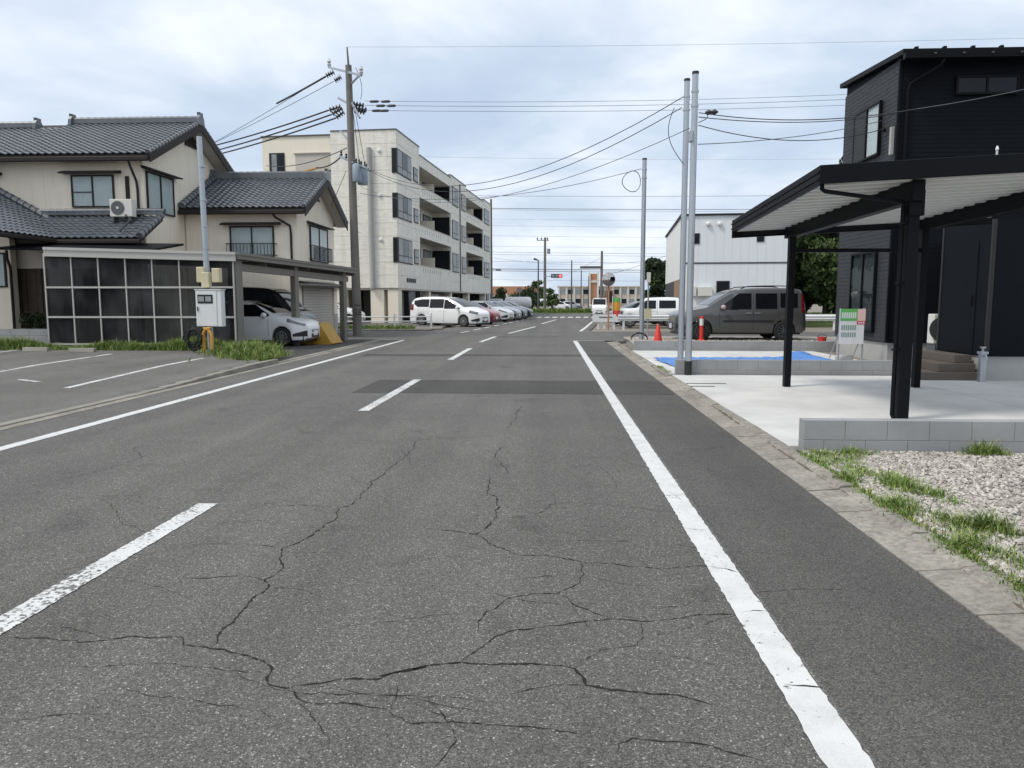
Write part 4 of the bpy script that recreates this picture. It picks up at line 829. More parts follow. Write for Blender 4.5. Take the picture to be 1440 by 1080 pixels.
winY(hs, YV0, (325, 362), (385, 318), hood=.35, rail=True); winX(hs, XV1, (436, 367), (459, 324), ux, hood=.3, rail=True)
MB().tube([(XV1-.8, YV0-.55, ZE2-.2), (XV1-.7, YV0-.4, ZE2-.4), (XV1-.25, YV0-.06, ZE2-.7), (XV1-.22, YV0-.05, ZE2-1), (XV1-.22, YV0-.05, .2)], .045, 8).build('downpipe', MT['sash'], hs)
# ground floor of the wing's road side: canopy and shutter
MB().prism([(XV1, YV0+.1, 2.3), (XV1+.55, YV0+.1, 2.15), (XV1+.55, YV0+.1, 2.07), (XV1, YV0+.1, 2.1)], (0, YV1-YV0-.1, 0)).build('shutter_canopy', MT['brown'], hs)
sh = MB().box(XV1-.02, XV1+.012, YV0+.5, YV1-.6, .03, 2.05).build('shutter', MT['bronze'], hs)
for i in range(17): MB().box(XV1+.013, XV1+.03, YV0+.52, YV1-.62, .06+i*.117, .06+i*.117+.1).build('shutter_slat', MT['soffit'], sh)
MB().box(XV1-.02, XV1+.1, YV1-.55, YV1-.05, .03, 2.08).build('shutter_pier', MT['cream'], hs); MB().box(XV1+.102, XV1+.106, YV1-.54, YV1-.06, .04, .9).build('pier_plinth', MT['found'], hs)
q = at(172, 296, 26.4); acunit((q.x, 26.45, ZLe+(ZLt-ZLe)*.62+.02), 0, 'white outdoor air conditioner on the lean-to tiled roof', .8, .6, .2)
MB().tube([at(176, 302, 26.3), at(185, 309, 25.9), at(168, 325, 25.5)], .03).build('drain_hose', MT['black'], hs)
# low wall and pots by the entrance
lwl = thing('garden_wall', (-17, 23.4, .02), 'low grey concrete wall in front of the house entrance', 'wall')
xg = at(70, 470, 23.3).x
for i in range(14):
    for c in range(3): MB().box(xg-.6*(i+1)+.004, xg-.6*i-.004, 23.2, 23.35, .02+c*.2, .02+c*.2+.194).build('block', MT['block'], lwl)
for i, (px_, s) in enumerate(((40, .2), (55, .16))):
    q = at(px_, 462, 24.2); p = thing('plant_pot', (q.x, 24.2, .02), ('round dark plant pot with shrub', 'smaller plant pot with leafy plant')[i]+' beside the wooden entrance wall', 'plant pot')
    MB().lathe((q.x, 24.2, .02), ZZ, [(0, s*.6), (.25, s), (.55, s*1.1), (.58, s*1.1)], 14).build('pot', MT['sash2'], p)
    crown(260, [(q.x, 24.2, .85, s*1.3, s*1.3, .3)], .03, .08, 30+i).build('foliage', MT['leafdark'], p)

# ------------------------------------------------------------------ taupe carport with smoked screen
c1_ = Vector((-9.15, 22.0, 0)); c2_ = Vector((-7.25, 28.2, 0)); c0_ = Vector((at(66, 400, 21.85).x, 21.85, 0)); c3_ = c0_+(c2_-c1_)
lc = thing('carport', c1_, 'taupe aluminium carport with smoked screen wall in front of the cream house', 'carport')
zr1 = at(326, 357, 22.0).z; zr2 = at(505, 379, 28.2).z; zr0 = at(63, 350, 21.85).z
T = [c0_+ZZ*zr0, c1_+ZZ*zr1, c2_+ZZ*zr2, c3_+ZZ*zr0]
MB().add([p for p in T]+[p-ZZ*.06 for p in T], [(3, 2, 1, 0), (4, 5, 6, 7), (0, 1, 5, 4), (1, 2, 6, 5), (2, 3, 7, 6), (3, 0, 4, 7)]).build('roof', MT['bronze'], lc)
def fascia(a, b, za, zb, ht, nm, mt):
    d = (b-a).normalized(); n = Vector((d.y, -d.x, 0)); P = [a+ZZ*(za+.03), b+ZZ*(zb+.03), b+ZZ*(zb-ht), a+ZZ*(za-ht)]; MB().prism(P, n*.06).build(nm, MT[mt], lc, bevel=.01)
    P = [a+ZZ*(za+.05), b+ZZ*(zb+.05), b+ZZ*(zb-.03), a+ZZ*(za-.03)]; MB().prism([p+n*.061 for p in P], n*.03).build('fascia_lip', MT[mt], lc)
fascia(c0_, c1_, zr0, zr1, .22, 'front_fascia', 'alu'); fascia(c1_, c2_, zr1, zr2, .15, 'road_fascia', 'bronze'); fascia(c2_, c3_, zr2, zr0, .25, 'rear_fascia', 'bronze'); fascia(c3_, c0_, zr0, zr0, .25, 'house_fascia', 'bronze')  # road fascia takes the darker taupe to paint in its shade
dd = (c2_-c1_).normalized(); nn = Vector((dd.y, -dd.x, 0))
for k, (t_, wd) in enumerate(((.035, .3), (.48, .2), (.93, .2))):
    p = c1_.lerp(c2_, t_)-nn*.25; zt = zr1+(zr2-zr1)*t_-.1
    MB().abox(p, dd, nn, -wd/2, wd/2, -wd/2, wd/2, .02, zt).build('post', MT['bronze'], lc, bevel=.012)
MB().bar(c1_.lerp(c2_, .03)-nn*.25+ZZ*(zr1-.36), c1_.lerp(c2_, .97)-nn*.25+ZZ*(zr2-.36), .16, .2).build('beam', MT['bronze'], lc)
MB().bar(c1_.lerp(c2_, .5)-nn*.25+ZZ*2.05, c1_.lerp(c2_, .93)-nn*.25+ZZ*2.05, .05, .06).build('tie_bar', MT['bronze'], lc)
for t_ in (.25, .6):
    a = c0_.lerp(c3_, t_); b = c1_.lerp(c2_, t_)-nn*.2; MB().bar(a+ZZ*(zr0-.2), b+ZZ*(zr1-.25), .1, .16).build('cross_beam', MT['bronze'], lc)
for t_ in (.02, .5, .95):
    p = c0_.lerp(c3_, t_)+Vector((.1, .05, 0)); MB().box(p.x-.08, p.x+.08, p.y-.08, p.y+.08, .02, zr0-.1).build('post', MT['bronze'], lc)
pxs = [66, 103, 140, 177.5, 214.5, 252, 288.5, 327]
SYp = lambda x: 21.85+(22.0-21.85)*(x-c0_.x)/(c1_.x-c0_.x)+.06
zrow = [.12, .98, at(200, 446, 21.9).z, at(200, 404, 21.9).z, at(200, 362, 21.9).z]
zz_ = [.25, zrow[2], zrow[3], zrow[4]]
fr = MB(); xs = [at(p, 420, 21.92).x for p in pxs]
for x in xs: fr.box(x-.019, x+.019, SYp(x)-.03, SYp(x)+.03, .05, zr0-.12)
scr = fr.build('screen_frame', MT['alu'], lc)
for z in (.22,)+tuple(zz_[1:3]):
    MB().prism([(xs[0], SYp(xs[0])-.036, z-.027), (xs[-1], SYp(xs[-1])-.036, z-.027), (xs[-1], SYp(xs[-1])-.036, z+.027), (xs[0], SYp(xs[0])-.036, z+.027)], (0, .072, 0)).build('screen_rail', MT['alu'], scr)
for i in range(7):
    for j in range(3):
        z0, z1 = zz_[j]+.03, (zz_[j+1]-.03 if j < 2 else zr0-.2)
        xa, xb = xs[i]+.022, xs[i+1]-.022; V = []
        for a in range(7):
            for b in range(5):
                x = xa+(xb-xa)*a/6; z = z0+(z1-z0)*b/4; V.append((x, SYp(x)+.004*math.sin(a/6*math.pi)*math.sin(b/4*math.pi)+.002*math.sin(i*3.1+a)+.002*math.cos(j*2+b*1.3), z))
        MB().add(V, [(a*5+b, (a+1)*5+b, (a+1)*5+b+1, a*5+b+1) for a in range(6) for b in range(4)], True).build('screen_panel', MT['poly'], lc)
# ochre steel bucket, parked inside
q = gnd(448, 484, .02); ob = thing('loader_bucket', (q.x, q.y+.3, .02), 'ochre painted steel loader bucket standing beside the white hatchback', 'bucket attachment', rot=R(-8))
prof = [(-.65, .0), (.52, .0), (.6, .03), (.15, .72), (-.4, .74), (-.65, .52)]
for y in (-.45, .41): MB().prism([(a, y, z) for a, z in prof], (0, .04, 0)).build('side_plate', MT['ochre'], ob, local=True)
for (a, b), nm in zip(zip(prof, prof[1:]+prof[:1]), ('bottom_plate', 'lip', 'slope_plate', 'top_plate', 'back_plate', 'rear_plate')):
    d = Vector((b[0]-a[0], 0, b[1]-a[1])); n_ = Vector((-d.z, 0, d.x)).normalized()*-.03
    MB().prism([(a[0], -.41, a[1]), (b[0], -.41, b[1]), (b[0]-n_.x, -.41, b[1]-n_.z), (a[0]-n_.x, -.41, a[1]-n_.z)], (0, .82, 0)).build(nm, MT['ochre'], ob, local=True)
# meter pole with boxes
MP = Vector((at(293, 400, 20.7).x, 20.7, .1)); mp = thing('meter_pole', MP, 'thin galvanised service pole with beige junction boxes beside the car park', 'pole')
ztp = at(292, 192, 20.7).z
MB().cyl(MP, (MP.x-.08, MP.y, ztp), .085, .07, 14).build('shaft', MT['steel'], mp)
for dx, z0, z1 in ((-.13, 2.0, 2.42), (.02, 1.86, 2.27), (.32, 2.0, 2.38)):
    MB().box(MP.x+dx-.11, MP.x+dx+.11, 20.5-.05*(dx > 0), 20.64, z0, z1).build('junction_box', MT['beige'], mp, bevel=.02)
MB().box(MP.x-.08, MP.x+.08, 20.55, 20.64, 1.76, 1.84).build('clamp', MT['black'], mp)
for z in (2.9, 3.5, 4.2, 5.1): MB().cyl((MP.x-.03, MP.y, z), (MP.x-.03, MP.y, z+.04), .09, .09, 12).build('band', MT['steel'], mp)
ca = at(279.5, 459, 20.45); cb_ = at(313, 408, 20.45)
mc = thing('meter_cabinet', (MP.x, 20.45, ca.z), 'white electricity meter cabinet with small window fixed to the service pole', 'meter box')
MB().box(ca.x, cb_.x, 20.33, 20.58, ca.z, cb_.z).build('cabinet', MT['white'], mc, bevel=.01)
MB().box(ca.x-.02, cb_.x+.02, 20.31, 20.6, cb_.z, cb_.z+.025).build('lid', MT['white'], mc)
dr = MB().box(ca.x+.015, cb_.x-.13, 20.315, 20.328, ca.z+.02, cb_.z-.03).build('door', MT['white'], mc)
wc = (ca.x+cb_.x)/2-.07; MB().box(wc-.22, wc+.2, 20.305, 20.314, cb_.z-.36, cb_.z-.12).build('meter_window', MT['sash'], dr, bevel=.004)
for dx in (-.12, .08): MB().box(wc+dx-.08, wc+dx+.08, 20.3, 20.304, cb_.z-.31, cb_.z-.17).build('dial', MT['winlt'], dr)
MB().box(ca.x+.05, ca.x+.07, 20.29, 20.314, ca.z+.42, ca.z+.54).build('handle', MT['sash'], dr)
MB().bar((ca.x+.2, 20.6, ca.z+.3), (MP.x, 20.68, ca.z+.3), .05, .05).build('bracket', MT['steel'], mc)
oa = gnd(273, 498, .1); ob_ = gnd(311, 494, .1)
pg = MB().tube([(oa.x, 20.2, .1), (oa.x, 20.2, .35), (oa.x, 20.2, .62), (oa.x+.06, 20.2, .72), (oa.x+.2, 20.2, .76), (ob_.x-.2, 20.2, .76), (ob_.x-.06, 20.2, .7), (ob_.x, 20.2, .58), (ob_.x, 20.2, .1)], .042, 10).build('guard_pipe', MT['orange'], loc=(MP.x, 20.2, .1)); tag(pg, 'orange bent guard pipe around the foot of the service pole', 'guard pipe')
cl = MB()
rj = random.Random(8)
for k in range(11):
    ra, rb, ph_ = rj.uniform(.12, .31), rj.uniform(.14, .3), rj.uniform(0, 6); ox, oz = rj.uniform(-.05, .05), rj.uniform(-.05, .04)
    cl.tube([(MP.x-.2+ox+ra*math.cos(a), 20.0+.02*k+.02*math.sin(a*3+k), .5+oz+rb*math.sin(a)+.02*math.sin(2*a+ph_)) for a in [i*math.pi/12 for i in range(25)]], .016, 6)
tag(cl.build('cable_coil', MT['black'], loc=(MP.x-.2, 20.1, .21)), 'black coil of cable hanging on the orange guard pipe', 'cable coil')
# wheel stops
for i, (px_, py_) in enumerate(((51, 494), (116, 495))):
    q = gnd(px_, py_, .1); o = MB().prism([(-.36, -.08, 0), (-.36, .08, 0), (-.36, .055, .11), (-.36, -.055, .11)], (.72, 0, 0)).build('wheel_stop', MT['kerb'], loc=(q.x, q.y, .1), local=True, bevel=.012)
    tag(o, ('concrete wheel stop in the car park below the low grey wall', 'concrete wheel stop in the car park below the smoked screen')[i], 'wheel stop', 'wheel stops in the car park')
# ================================================================== vehicles
def interp(pts, x):
    pts = sorted(pts)
    if x <= pts[0][0]: return pts[0][1]
    for (a, p), (b, q) in zip(pts, pts[1:]):
        if x <= b:
            t = (x-a)/(b-a); return p+(q-p)*t
    return pts[-1][1]
def smooth(pts, k=10):            # Catmull-Rom through the profile points
    P = [Vector((a, b)) for a, b in pts]; P = [P[0]*2-P[1]]+P+[P[-1]*2-P[-2]]; o = []
    for i in range(1, len(P)-2):
        for j in range(k):
            t = j/k; a, b, c, d = P[i-1:i+3]
            q = .5*((2*b)+(c-a)*t+(2*a-5*b+4*c-d)*t*t+(3*b-a-3*c+d)*t**3); o.append((q.x, q.y))
    o.append((P[-2].x, P[-2].y)); return o
class Car:
    def __init__(s, sp):
        s.sp = sp; s.L = sp['L']; s.W = sp['W']; s.top = smooth(sp['top']); s.belt = sp['belt']; s.sill = sp.get('sill', .22); s.ax = sp['axles']; s.rw = sp['rw']; s.tum = sp.get('tumble', .2)
        s.Hm = max(z for x, z in s.top)
        mono = {}
        for x, z in s.top: mono[round(x, 4)] = z
        s.topm = sorted(mono.items())
    def zt(s, x): return interp(s.topm, x)
    def w(s, x):
        h = s.L/2; W = s.W/2; f = s.sp.get('fr', .5); r = s.sp.get('rr', .25); d = h-abs(x); rad = f if x > 0 else r
        if d >= rad: return W
        t = 1-d/rad; return W*(1-(s.sp.get('fn', .34) if x > 0 else s.sp.get('rn', .1))*t*t*t)
    def zb(s, x):
        z = s.sill
        if s.L/2-abs(x) < .12: z = s.sill+.06
        for a in s.ax:
            Ra = s.rw+.045
            if abs(x-a) < Ra: z = max(z, s.rw+math.sqrt(Ra*Ra-(x-a)**2)-.0)
        return z
    def sec(s, x):
        w = s.w(x); zb = s.zb(x); zt = max(s.zt(x), zb+.12); zl = min(interp(s.belt, x), zt-.05); zl = max(zl, zb+.05)
        k = max(0, min(1, (zt-zl-.05)/(s.Hm-interp(s.belt, 0)))); wt = w*(.985-.05*(1-k)-s.tum*k*1.0)
        ze = zt-.02-.055*k; 
        return dict(w=w, zb=zb, zt=zt, zl=zl, wt=wt, ze=ze)
    def prof(s, x):
        q = s.sec(x); w, zb, zt, zl, wt, ze = (q[k] for k in ('w', 'zb', 'zt', 'zl', 'wt', 'ze'))
        if ze < zl+.01: ze = zl+.01
        h = zl-zb
        return [(w*.80, zb+.01), (w*.955, zb), (w*.99, zb+.1*h), (w, zb+.45*h), (w*.997, zb+.72*h), (w*.985, zl-.03), (w*.972, zl), (wt+.0, ze), (wt*.93, zt-.012), (wt*.6, zt+.004), (0, zt+.012)]
    def sy(s, x, z):
        P = s.prof(x)[1:9]
        for (a, za), (b, zb) in zip(P, P[1:]):
            if za <= z <= zb: return a+(b-a)*(z-za)/max(zb-za, 1e-6)
        return P[0][0] if z < P[0][1] else P[-1][0]
    def panel(s, x0, x1, zlo, zhi, off=.012, n=32, m=6, sides=(-1, 1)):
        mb = MB()
        for sg in sides:
            V = []
            for i in range(n+1):
                x = x0+(x1-x0)*i/n; a = zlo(x) if callable(zlo) else zlo; b = zhi(x) if callable(zhi) else zhi
                for j in range(m+1): z = a+(b-a)*j/m; V.append((x, sg*(s.sy(x, z)+off), z))
            mb.add(V, [(i*(m+1)+j, (i+1)*(m+1)+j, (i+1)*(m+1)+j+1, i*(m+1)+j+1) for i in range(n) for j in range(m)], True)
        return mb
    def screen(s, x0, x1, k0=.9, k1=.9, off=.008, n=10):
        V = []; ys = [-1, -.65, 0, .65, 1]
        for i in range(n+1):
            x = x0+(x1-x0)*i/n; q = s.sec(x); kk = k0+(k1-k0)*i/n
            for y in ys: V.append((x+.004*(1 if x0 > 0 else -1), y*q['wt']*kk, q['zt']+off+(.012 if y == 0 else .004 if abs(y) < .9 else -.004)))
        return MB().add(V, [(i*5+j, (i+1)*5+j, (i+1)*5+j+1, i*5+j+1) for i in range(n) for j in range(4)], True)
def wheel(root, x, y, r, sg, spokes=10, rim='rim'):
    ty = MB().lathe((x, y, r), (0, sg, 0), [(-.09, r*.62), (-.095, r*.9), (-.07, r), (.07, r), (.095, r*.92), (.09, r*.66), (.06, r*.64)], 28).build('wheel', MT['tyre'], root, local=True)
    rm_ = MB().lathe((x, y, r), (0, sg, 0), [(.05, r*.66), (.085, r*.66), (.088, r*.6), (.06, r*.56), (.058, r*.2)], 24)
    for i in range(spokes):
        a = 2*math.pi*i/spokes; d = Vector((math.cos(a), 0, math.sin(a))); c = Vector((x, y+sg*.075, r)); rm_.bar(c+d*r*.1, c+d*r*.6, .03, .04, Vector((0, 1, 0)))
    rm_.lathe((x, y, r), (0, sg, 0), [(.06, r*.18), (.09, r*.16), (.095, r*.1)], 12)
    rm_.build('rim', MT[rim], ty, local=True)
    MB().lathe((x, y, r), (0, sg, 0), [(.02, r*.62), (.03, r*.62)], 20).build('brake_disc', MT['trim'], ty, local=True)
def make_car(sp, paintm, label, name='car', cat='car', group=None):
    c = Car(sp); root = thing(name, (0, 0, 0), label, cat, group)
    xs = set(); h = c.L/2
    for i in range(int(c.L/.06)+1): xs.add(round(-h+c.L*i/int(c.L/.06), 3))
    for a in c.ax:
        for i in range(-10, 11): xs.add(round(a+(c.rw+.045)*i/10.0, 3))
        xs.add(round(a-c.rw-.05, 3)); xs.add(round(a+c.rw+.05, 3))
    for e in (.01, .03): xs.add(round(h-e, 3)); xs.add(round(-h+e, 3))
    xs = sorted(x for x in xs if -h <= x <= h); V = []; n = 0
    for x in xs:
        P = c.prof(x); ring = [(x, -y, z) for y, z in P]+[(x, y, z) for y, z in reversed(P[:-1])]; V += ring; n = len(ring)
    fs = [(k*n+i, k*n+i+1, (k+1)*n+i+1, (k+1)*n+i) for k in range(len(xs)-1) for i in range(n-1)]+[((k)*n+n-1, k*n, (k+1)*n, (k+1)*n+n-1) for k in range(len(xs)-1)]
    body = MB().add(V, fs, True); body.add(V, [tuple(range(n)), tuple(range((len(xs)-1)*n, len(xs)*n))])
    bd_ = body.build('body', paintm, root, local=True)
    MB().box(-h+.12, h-.12, -c.W/2*.78, c.W/2*.78, c.sill-.06, c.sill+.12).build('underbody', MT['trim'], root, local=True)
    for x0, x1, lo, hi in sp['win']:
        for sg in (-1, 1): c.panel(x0, x1, lo, hi, sides=(sg,)).build('side_window', MT['carglass'], root, local=True)
    c.screen(*sp['ws'], .9, .92).build('windscreen', MT['carglass'], root, local=True)
    c.screen(*sp['rs'], .84, .86).build('rear_window', MT['carglass'], root, local=True)
    for sg in (-1, 1):
        x0, x1, lo, hi = sp['head']; c.panel(x0, x1, lo, hi, .012, sides=(sg,)).build('headlight', MT['lamp'], root, local=True)
        x0, x1, lo, hi = sp['tailp']; c.panel(x0, x1, lo, hi, .008, sides=(sg,)).build('tail_light', MT['tail'], root, local=True)
        mx_, mz = sp['mir']; y = c.sy(mx_, mz)
        mi = MB().lathe((mx_, sg*(y+.02), mz), (0, sg, 0), [(0, .03), (.05, .035), (.06, .075), (.14, .085), (.2, .06), (.22, .02)], 12).build('mirror', sp.get('mirmat', paintm), root, local=True, bevel=0)
        for a in c.ax: wheel(root, a, sg*(c.W/2-.1), c.rw, sg, 10, 'sash2' if sp.get('rim') else 'rim')
        for hx, hz in sp['han']: MB().box(hx-.09, hx+.09, sg*(c.sy(hx, hz)+.004)-.012, sg*(c.sy(hx, hz)+.004)+.02, hz-.014, hz+.014).build('door_handle', sp.get('hanmat', paintm), root, local=True, bevel=.006)
    for sg in (-1, 1): c.panel(h-.03, h-.42, c.sill+.12, lambda x: c.sill+.2+.12*(x-(h-.42))/.39, .008, sides=(sg,)).build('fog_lamp_bezel', MT['trim'], root, local=True)
    gm = MB()
    for x0, za, zb_ in sp['seam']:
        for sg in (-1, 1):
            m_ = 8; V = []
            for j in range(m_+1):
                z = za+(zb_-za)*j/m_
                for dx in (-.006, .006): V.append((x0+dx, sg*(c.sy(x0+dx, z)+.003), z))
            gm.add(V, [(2*j, 2*j+1, 2*j+3, 2*j+2) for j in range(m_)])
    gm.build('door_gap', MT['trim'], root, local=True)
    if 'mould' in sp:
        x0, x1, lo, hi = sp['mould']; c.panel(x0, x1, lo, hi, .012, 20, 2).build('side_moulding', MT['trim'], root, local=True)
    wf = c.w(h); zf = c.zt(h)
    MB().box(h-.02, h+.012, -wf*.6, wf*.6, c.sill+.08, c.sill+.2).build('lower_grille', MT['trim'], root, local=True)
    MB().box(h-.03, h+.008, -wf*.5, wf*.5, zf-.1, zf-.035).build('grille', MT['trim'], root, local=True)
    MB().box(h-.01, h+.025, -.165, .165, c.sill+.14, c.sill+.305).build('number_plate', MT['plate'], root, local=True)
    MB().box(-h-.02, -h+.01, -.165, .165, .75, .91).build('number_plate', MT['plate'], root, local=True)
    if sp.get('rails'):
        for sg in (-1, 1):
            x0, x1 = sp['rails']; pts = [(x0+(x1-x0)*i/10, sg*c.sec(x0+(x1-x0)*i/10)['wt']*.86, c.zt(x0+(x1-x0)*i/10)+(.012 if i in (0, 10) else .06)) for i in range(11)]; MB().tube(pts, .018, 6).build('roof_rail', MT['trim'], root, local=True)
    return root
KANG = dict(L=4.25, W=1.83, rw=.33, axles=(1.30, -1.41), sill=.26, tumble=.12, fr=.55, fn=.36, rr=.2, rn=.08,
    top=[(2.125, .62), (2.11, .80), (2.0, .94), (1.75, 1.02), (1.35, 1.10), (1.08, 1.17), (.72, 1.42), (.36, 1.64), (.02, 1.74), (-.5, 1.785), (-1.3, 1.79), (-1.8, 1.76), (-1.98, 1.66), (-2.06, 1.35), (-2.11, .95), (-2.125, .6)],
    belt=[(2.1, .78), (1.9, .88), (1.0, .985), (0, 1.04), (-2.1, 1.07)], win=[(.66, -.32, lambda x: 1.05+.02*(x < .1), lambda x: min(1.60, 1.12+(.72-x)*.75)), (-.46, -1.16, 1.08, 1.60), (-1.27, -1.83, lambda x: 1.12, lambda x: 1.60+.0*x)],
    ws=(1.04, .12), rs=(-1.99, -2.05), head=(2.02, 1.66, lambda x: .76+(2.02-x)*.12, lambda x: .88+(2.02-x)*.2), tailp=(-1.95, -2.06, .95, 1.55), mir=(.62, 1.13), mirmat=None, han=[(-.24, .93), (-.52, .93)], hanmat=None, seam=[(.72, .45, 1.0), (-.39, .36, 1.62), (-1.22, .75, 1.62)], mould=(.6, -1.05, .63, .69), rails=(.0, -1.75))
HATCH = dict(L=3.95, W=1.70, rw=.30, axles=(1.17, -1.34), sill=.2, tumble=.2, fr=.7, fn=.42, rr=.3, rn=.16,
    top=[(1.975, .56), (1.95, .68), (1.82, .79), (1.5, .90), (1.1, 1.0), (.86, 1.07), (.5, 1.25), (.1, 1.41), (-.3, 1.48), (-.9, 1.49), (-1.4, 1.43), (-1.72, 1.30), (-1.86, 1.05), (-1.94, .8), (-1.975, .5)],
    belt=[(1.9, .68), (1.5, .78), (.9, .92), (0, .955), (-1.9, 1.03)], win=[(.74, -.28, lambda x: .97, lambda x: min(1.36, 1.01+(.78-x)*.62)), (-.36, -1.18, lambda x: .99-.03*(x+.36), lambda x: 1.37-.05*max(0, -.6-x)), ],
    ws=(.84, .0), rs=(-1.5, -1.84), head=(1.9, 1.36, lambda x: .66+(1.9-x)*.26, lambda x: .73+(1.9-x)*.34), tailp=(-1.7, -1.9, .85, 1.12), mir=(.62, 1.02), han=[(-.2, .86), (-.98, .89)], seam=[(.72, .34, .92), (-.32, .28, 1.36), (-1.1, .66, 1.2)])
ESTI = dict(L=4.80, W=1.80, rw=.335, axles=(1.45, -1.50), sill=.2, tumble=.17, fr=.75, fn=.42, rr=.3, rn=.14,
    top=[(2.4, .58), (2.37, .74), (2.2, .89), (1.85, 1.0), (1.5, 1.11), (1.1, 1.32), (.65, 1.54), (.2, 1.67), (-.5, 1.735), (-1.5, 1.725), (-2.05, 1.63), (-2.22, 1.4), (-2.33, 1.0), (-2.39, .55)],
    belt=[(2.3, .78), (1.8, .9), (1.2, 1.0), (0, 1.07), (-2.3, 1.2)], win=[(1.2, .12, lambda x: 1.045+.0*x, lambda x: min(1.56, 1.07+(1.24-x)*.52)), (.06, -.9, lambda x: 1.09, 1.60), (-.96, -2.02, lambda x: 1.14+max(0, -1.75-x)*.6, lambda x: 1.59-max(0, -1.5-x)*.16)],
    ws=(1.44, .35), rs=(-2.1, -2.24), head=(2.3, 1.85, lambda x: .72+(2.3-x)*.22, lambda x: .84+(2.3-x)*.3), tailp=(-2.05, -2.28, .95, 1.3), mir=(1.08, 1.1), han=[(.2, .92), (-.1, .93)], seam=[(1.2, .36, 1.0), (.09, .3, 1.6), (-1.02, .72, 1.6)])
JIM = dict(L=3.4, W=1.55, rw=.36, axles=(1.12, -1.13), sill=.36, tumble=.1, fr=.2, fn=.14, rr=.12, rn=.06,
    top=[(1.7, .7), (1.69, .92), (1.62, 1.02), (1.2, 1.06), (.72, 1.1), (.5, 1.34), (.3, 1.58), (.1, 1.66), (-.6, 1.70), (-1.45, 1.68), (-1.6, 1.58), (-1.66, 1.1), (-1.69, .6)],
    belt=[(1.7, .94), (.7, 1.0), (-1.7, 1.03)], win=[(.5, -.32, 1.06, lambda x: min(1.52, 1.1+(.55-x)*1.4)), (-.5, -1.42, lambda x: 1.08+.1*max(0, -.9-x)*.2, lambda x: 1.52)], ws=(.7, .3), rs=(-1.61, -1.65), head=(1.66, 1.5, .74, .92), tailp=(-1.58, -1.66, .7, .95), mir=(.5, 1.12), han=[(-.2, .95)], seam=[(.6, .5, 1.02), (-.4, .45, 1.52)], mould=(.6, -.6, .55, .62))
KVAN = dict(L=3.4, W=1.475, rw=.28, axles=(1.2, -1.25), sill=.2, tumble=.1, fr=.3, fn=.2, rr=.1, rn=.05,
    top=[(1.7, .6), (1.68, .82), (1.55, .96), (1.3, 1.08), (1.0, 1.4), (.75, 1.6), (.4, 1.72), (-.5, 1.76), (-1.35, 1.74), (-1.58, 1.6), (-1.65, 1.1), (-1.69, .6)],
    belt=[(1.6, .82), (1, .95), (-1.7, 1.0)], win=[(.95, .1, 1.02, lambda x: min(1.58, 1.05+(1.02-x)*1.3)), (.02, -.78, 1.03, 1.58), (-.86, -1.5, 1.04, 1.58)], ws=(1.26, .6), rs=(-1.59, -1.64), head=(1.6, 1.3, .72, .88), tailp=(-1.6, -1.67, .8, 1.3), mir=(.95, 1.05), han=[(.15, .9), (-.1, .9)], seam=[(1, .4, 1), (.06, .3, 1.58), (-.82, .6, 1.58)])
P_grey = carpaint('van_grey_paint', (.12, .12, .12), .5); P_white = carpaint('car_white_paint', (.82, .83, .83)); P_red = carpaint('car_red_paint', (.33, .012, .022)); P_silver = carpaint('car_silver_paint', (.42, .44, .46), .6); P_dgrey = carpaint('car_dark_grey_paint', (.08, .085, .1), .5); P_black = carpaint('car_black_paint', (.012, .013, .016)); P_wine = carpaint('car_wine_paint', (.09, .015, .02)); P_van = carpaint('van_dark_paint', (.03, .03, .035))
MT['pinkish'] = M('mirror_cap', (.45, .36, .36), .3, .05); MT['chrome'] = M('handle_bright', (.6, .6, .62), .25, .03, metal=.6)
KANG['rim'] = 1; KANG['mirmat'] = MT['pinkish']; KANG['hanmat'] = MT['chrome']
PI = math.pi
k0 = at(938, 478, 24.9); k1 = at(1125, 478, 24.9)
v = make_car(KANG, P_grey, 'dark grey boxy van with roof rails parked on the gravel plot', 'parked_van', 'van'); v.location = (at(1031, 478, 26.3).x, 26.3, LZ); v.rotation_euler.z = PI+R(2); v.scale = (1, 1, .965)
q = gnd(397, 487, .02); v = make_car(HATCH, P_white, 'white hatchback under the taupe carport, nose towards the road', 'parked_car', 'car')
aa = R(-6); v.rotation_euler.z = aa; wv_ = Matrix.Rotation(aa, 3, 'Z') @ Vector((1.17, -.8, 0)); v.location = (q.x-wv_.x, q.y-wv_.y, .02); hatch = v
v = make_car(KVAN, P_van, 'black kei van parked behind the white hatchback in the carport', 'parked_van', 'van'); v.location = (at(380, 440, 27.6).x-.1, 27.3, .02); v.rotation_euler.z = R(-4); v.scale = (1, 1, 1.12)
v = make_car(ESTI, P_white, 'long white minivan parked at the end of the apartment row', 'parked_car', 'car', 'cars parked in front of the apartment building')
def nosewheel(o, axle, halfw, px, py, ang):
    q = gnd(px, py); ww = Matrix.Rotation(ang, 3, 'Z') @ Vector((axle, -halfw, 0)); o.location = (q.x-ww.x, q.y-ww.y, .0); o.rotation_euler.z = ang
nosewheel(v, 1.45, .85, 652, 459.8, R(-26))
red = copy_tree(hatch); red['label'] = 'red hatchback parked between white minivan and white compact car'; red['group'] = 'cars parked in front of the apartment building'
def repaint(o, m):
    for ch in o.children:
        if ch.name.startswith(('body', 'mirror', 'door_handle')): ch.data = ch.data.copy(); ch.data.materials[0] = m
repaint(red, P_red); nosewheel(red, 1.17, .8, 675, 456.5, R(-20))
